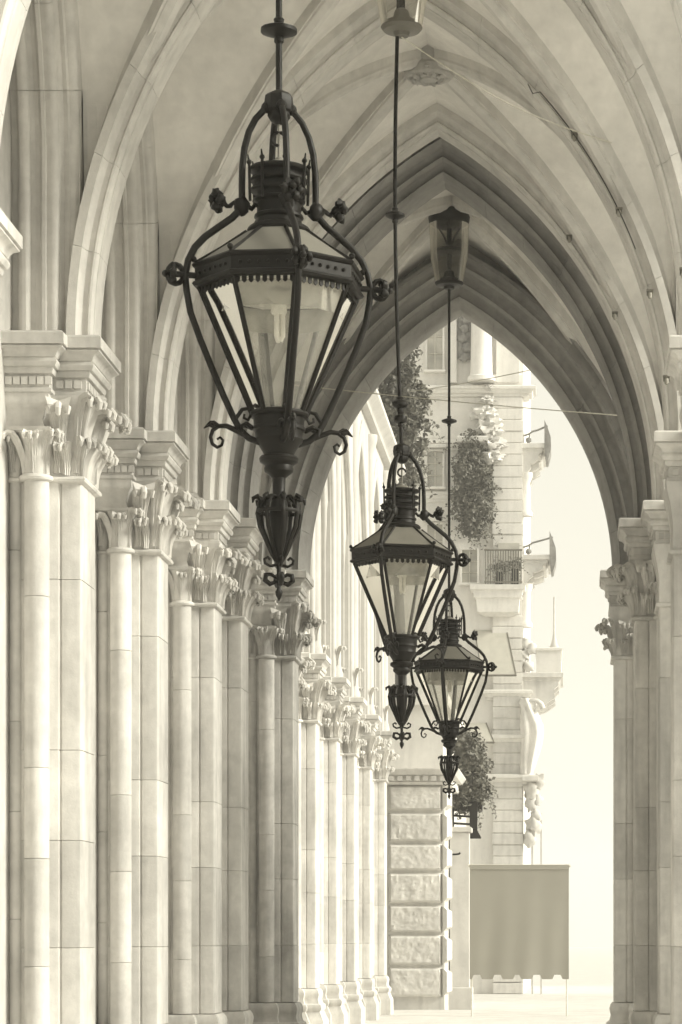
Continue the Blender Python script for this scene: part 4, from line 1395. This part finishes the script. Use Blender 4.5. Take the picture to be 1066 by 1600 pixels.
m.tube([(fx(846), YB, 0.0), (fx(846), YB, fz(1270))], 0.03, 6); m.tube([(fx(832), YB, 0.0), (fx(832), YB, fz(1300))], 0.03, 6)
m.tube([(fx(832), YB, fz(1300)), (fx(846), YB, fz(1270))], 0.03, 6)
m.build('lattice', 'far_trim', far, 60, world=True)
# stacked shell carving right of the ivy
st = thing('leaf_carving_stack', 'stack of pale carved leaf lumps above the hanging ivy', 'carving', (fx(764), YB - 0.3, fz(722)))
for k, (p, q, w) in enumerate(((768, 716, 0.30), (767, 695, 0.32), (764, 672, 0.33), (758, 650, 0.30), (762, 628, 0.16), (764, 608, 0.12))):
    m = MB()
    c = (fx(p), YB - 0.28, fz(q))
    m.ball(c, w * 1.15, 22, 14, (1, 0.8, 0.62), 0.9, k * 1.3)
    m.ball((c[0] + w * 0.55, c[1] - 0.1, c[2] - w * 0.35), w * 0.55, 14, 10, (1, 0.8, 0.7), 0.9, k * 2.3 + 4)
    m.ball((c[0] - w * 0.45, c[1] - 0.1, c[2] - w * 0.28), w * 0.42, 14, 10, (1, 0.8, 0.7), 0.9, k * 1.7 + 9)
    m.build('carved_leaf', 'far_trim', st, 38, world=True)
# hanging ivy from a planter
iv = thing('hanging_ivy', 'dark ivy bush hanging on the far facade right of the thin lantern rod', 'plant', (fx(738), YB - 0.5, fz(840)))
MB().box(fx(716), fx(764), YB - 0.75, YB - 0.02, fz(698), fz(688), 0.03).build('planter', 'far_trim', iv, 0, world=True)
bl = []
for p, q, rx, rz_ in ((738, 700, 0.36, 0.3), (732, 735, 0.38, 0.5), (745, 760, 0.44, 0.55), (735, 795, 0.40, 0.5), (748, 805, 0.34, 0.45), (738, 828, 0.25, 0.28), (722, 770, 0.22, 0.5)):
    bl.append(((fx(p), YB - 0.55, fz(q)), (rx, 0.34, rz_), 0))
foliage(bl, 7500, 0.12, 21).build('leaves', 'leaf', iv, 0, world=True)
# bush on bracket near the farthest lantern finial
YK = 62.0
kx = lambda p: (p - VX) * YK / F
kz = lambda p: EYE + (VY - p) * YK / F
bu = thing('balcony_bush', 'grey bush on an iron bracket beside the farthest lantern finial', 'plant', (kx(735), YK, kz(1275)))
bl = [((kx(p), YK, kz(q)), (rx, 0.3, rz_), 0) for p, q, rx, rz_ in ((728, 1165, 0.26, 0.32), (738, 1195, 0.34, 0.42), (730, 1225, 0.30, 0.36), (744, 1240, 0.26, 0.34), (722, 1250, 0.2, 0.25))]
foliage(bl, 5200, 0.10, 31).build('leaves', 'leaf', bu, 0, world=True)
MB().box(kx(716), kx(754), YK - 0.25, YK + 0.25, kz(1268), kz(1254), 0.02).build('planter', 'iron', bu, 0, world=True)
m = MB()
m.tube([(kx(704), YK, kz(1286)), (kx(735), YK, kz(1288))], 0.03, 6); m.tube([(kx(704), YK, kz(1274)), (kx(735), YK, kz(1276))], 0.03, 6)
m.tube([(kx(708), YK, kz(1262)), (kx(708), YK, kz(1294))], 0.03, 6)
m.build('bracket', 'iron', bu, 60, world=True)
sg_ = thing('hanging_sign', 'dark narrow hanging sign under the bush by the slim white pilaster', 'sign', (kx(741), YK, kz(1300)))
MB().box(kx(735), kx(747), YK - 0.4, YK - 0.30, kz(1298), kz(1254), 0.015).build('panel', 'iron', sg_, 0, world=True)
pl = [(kx(737), YK - 0.42), (kx(748), YK - 0.42), (kx(748), YK - 0.2), (kx(737), YK - 0.2)]
MB().loft(pl, [(kz(1311), 0.06), (kz(1309), 0.07), (kz(1298), -0.02)]).build('lamp_hood', 'iron', sg_, 0, world=True)

# ------------------------------------------------------------------ canvas screen of a street stall
YC = 52.0
cxp = lambda p: (p - VX) * YC / F
czp = lambda p: EYE + (VY - p) * YC / F
cs = thing('canvas_screen', 'grey square canvas screen with scalloped lower edge at the street', 'screen', (cxp(811), YC, 0))
N, K = 48, 20
x0, x1, zt, zb = cxp(734), cxp(889), czp(1352), czp(1530)
vs, fs = [], []
def cloth_y(x, z):
    t = (zt - z) / (zt - zb)
    return YC + 0.016 * sin((x - x0) * 4.2 + 0.7 * t) * t + 0.008 * sin((x - x0) * 13 + 1 + 2 * t) * t
for k in range(K + 1):
    for i in range(N + 1):
        x = x0 + (x1 - x0) * i / N
        q = (x - x0) / (x1 - x0) * 5.0 - 0.2
        fr = q - math.floor(q)
        sc = 0.085 * (1 if 0.0 < fr < 0.40 else 0)
        z = zt + (zb + sc - zt) * k / K
        vs.append((x, cloth_y(x, z), z))
for k in range(K):
    for i in range(N):
        a = k * (N + 1) + i
        fs.append((a, a + 1, a + N + 2, a + N + 1))
n0 = len(vs)
vs += [(a, b + 0.012, c) for a, b, c in vs]
fs += [tuple(reversed([i + n0 for i in f])) for f in fs]
MB().add(vs, fs).build('canvas', 'cloth', cs, 60, world=True)
for x in (x0 + 0.04, x1 - 0.04):
    MB().tube([(x, YC + 0.06, 0), (x, YC + 0.06, zt + 0.03)], 0.016, 8).build('pole', 'post', cs, 60, world=True)
MB().box(x0 - 0.004, x1 + 0.004, YC - 0.014, YC + 0.02, zt - 0.085, zt + 0.012, 0.004).build('hem', 'cloth', cs, 0, world=True)
MB().tube([(x0 - 0.03, YC + 0.05, zt - 0.01), (x1 + 0.03, YC + 0.05, zt - 0.01)], 0.028, 8).build('rail', 'post', cs, 60, world=True)

# ------------------------------------------------------------------ unseen house added across the street to shade the far bays
hs = thing('opposite_house', 'tall stone house across the street, outside the frame to the right', 'building', (11.5, 25, 0))
MB().box(9.2, 17.0, 22.5, 32.0, 0, 8.0).build('wall', 'wall', hs, 0, world=True)
pl = [(9.2, 22.5), (17.0, 22.5), (17.0, 32.0), (9.2, 32.0)]
MB().loft(pl, [(8.0, 0.0), (8.1, 0.2), (8.3, 0.35), (8.45, 0.4), (8.6, 0.4), (10.5, -2.2)]).build('roof', 'far_dark', hs, 0, world=True)
for fl in range(2):
    for k in range(4):
        y = 23.2 + k * 2.2
        z = 1.0 + fl * 3.5
        w_ = MB().box(9.12, 9.24, y, y + 1.1, z, z + 2.1).build('window', 'frame', hs, 0, world=True)
        MB().box(9.09, 9.15, y + 0.09, y + 1.01, z + 0.09, z + 2.0).build('pane', 'pane', hs, 0, world=True)

# ------------------------------------------------------------------ haze
hz = MB().box(-265, 265, -70, 705, -1.3, 24.0).build('haze', None, None, 0)
tag(hz, 'thin bright summer haze filling the street and gallery', 'haze', kind='stuff')
hm = bpy.data.materials.new('haze_air')
hm.use_nodes = True
hn, hl = hm.node_tree.nodes, hm.node_tree.links
hn.clear()
ho = hn.new('ShaderNodeOutputMaterial')
hv = hn.new('ShaderNodeVolumePrincipled')
hv.inputs['Color'].default_value = (1.0, 0.985, 0.95, 1)
hv.inputs['Density'].default_value = 0.0009
hl.new(hv.outputs[0], ho.inputs['Volume'])
hz.data.materials.append(hm)
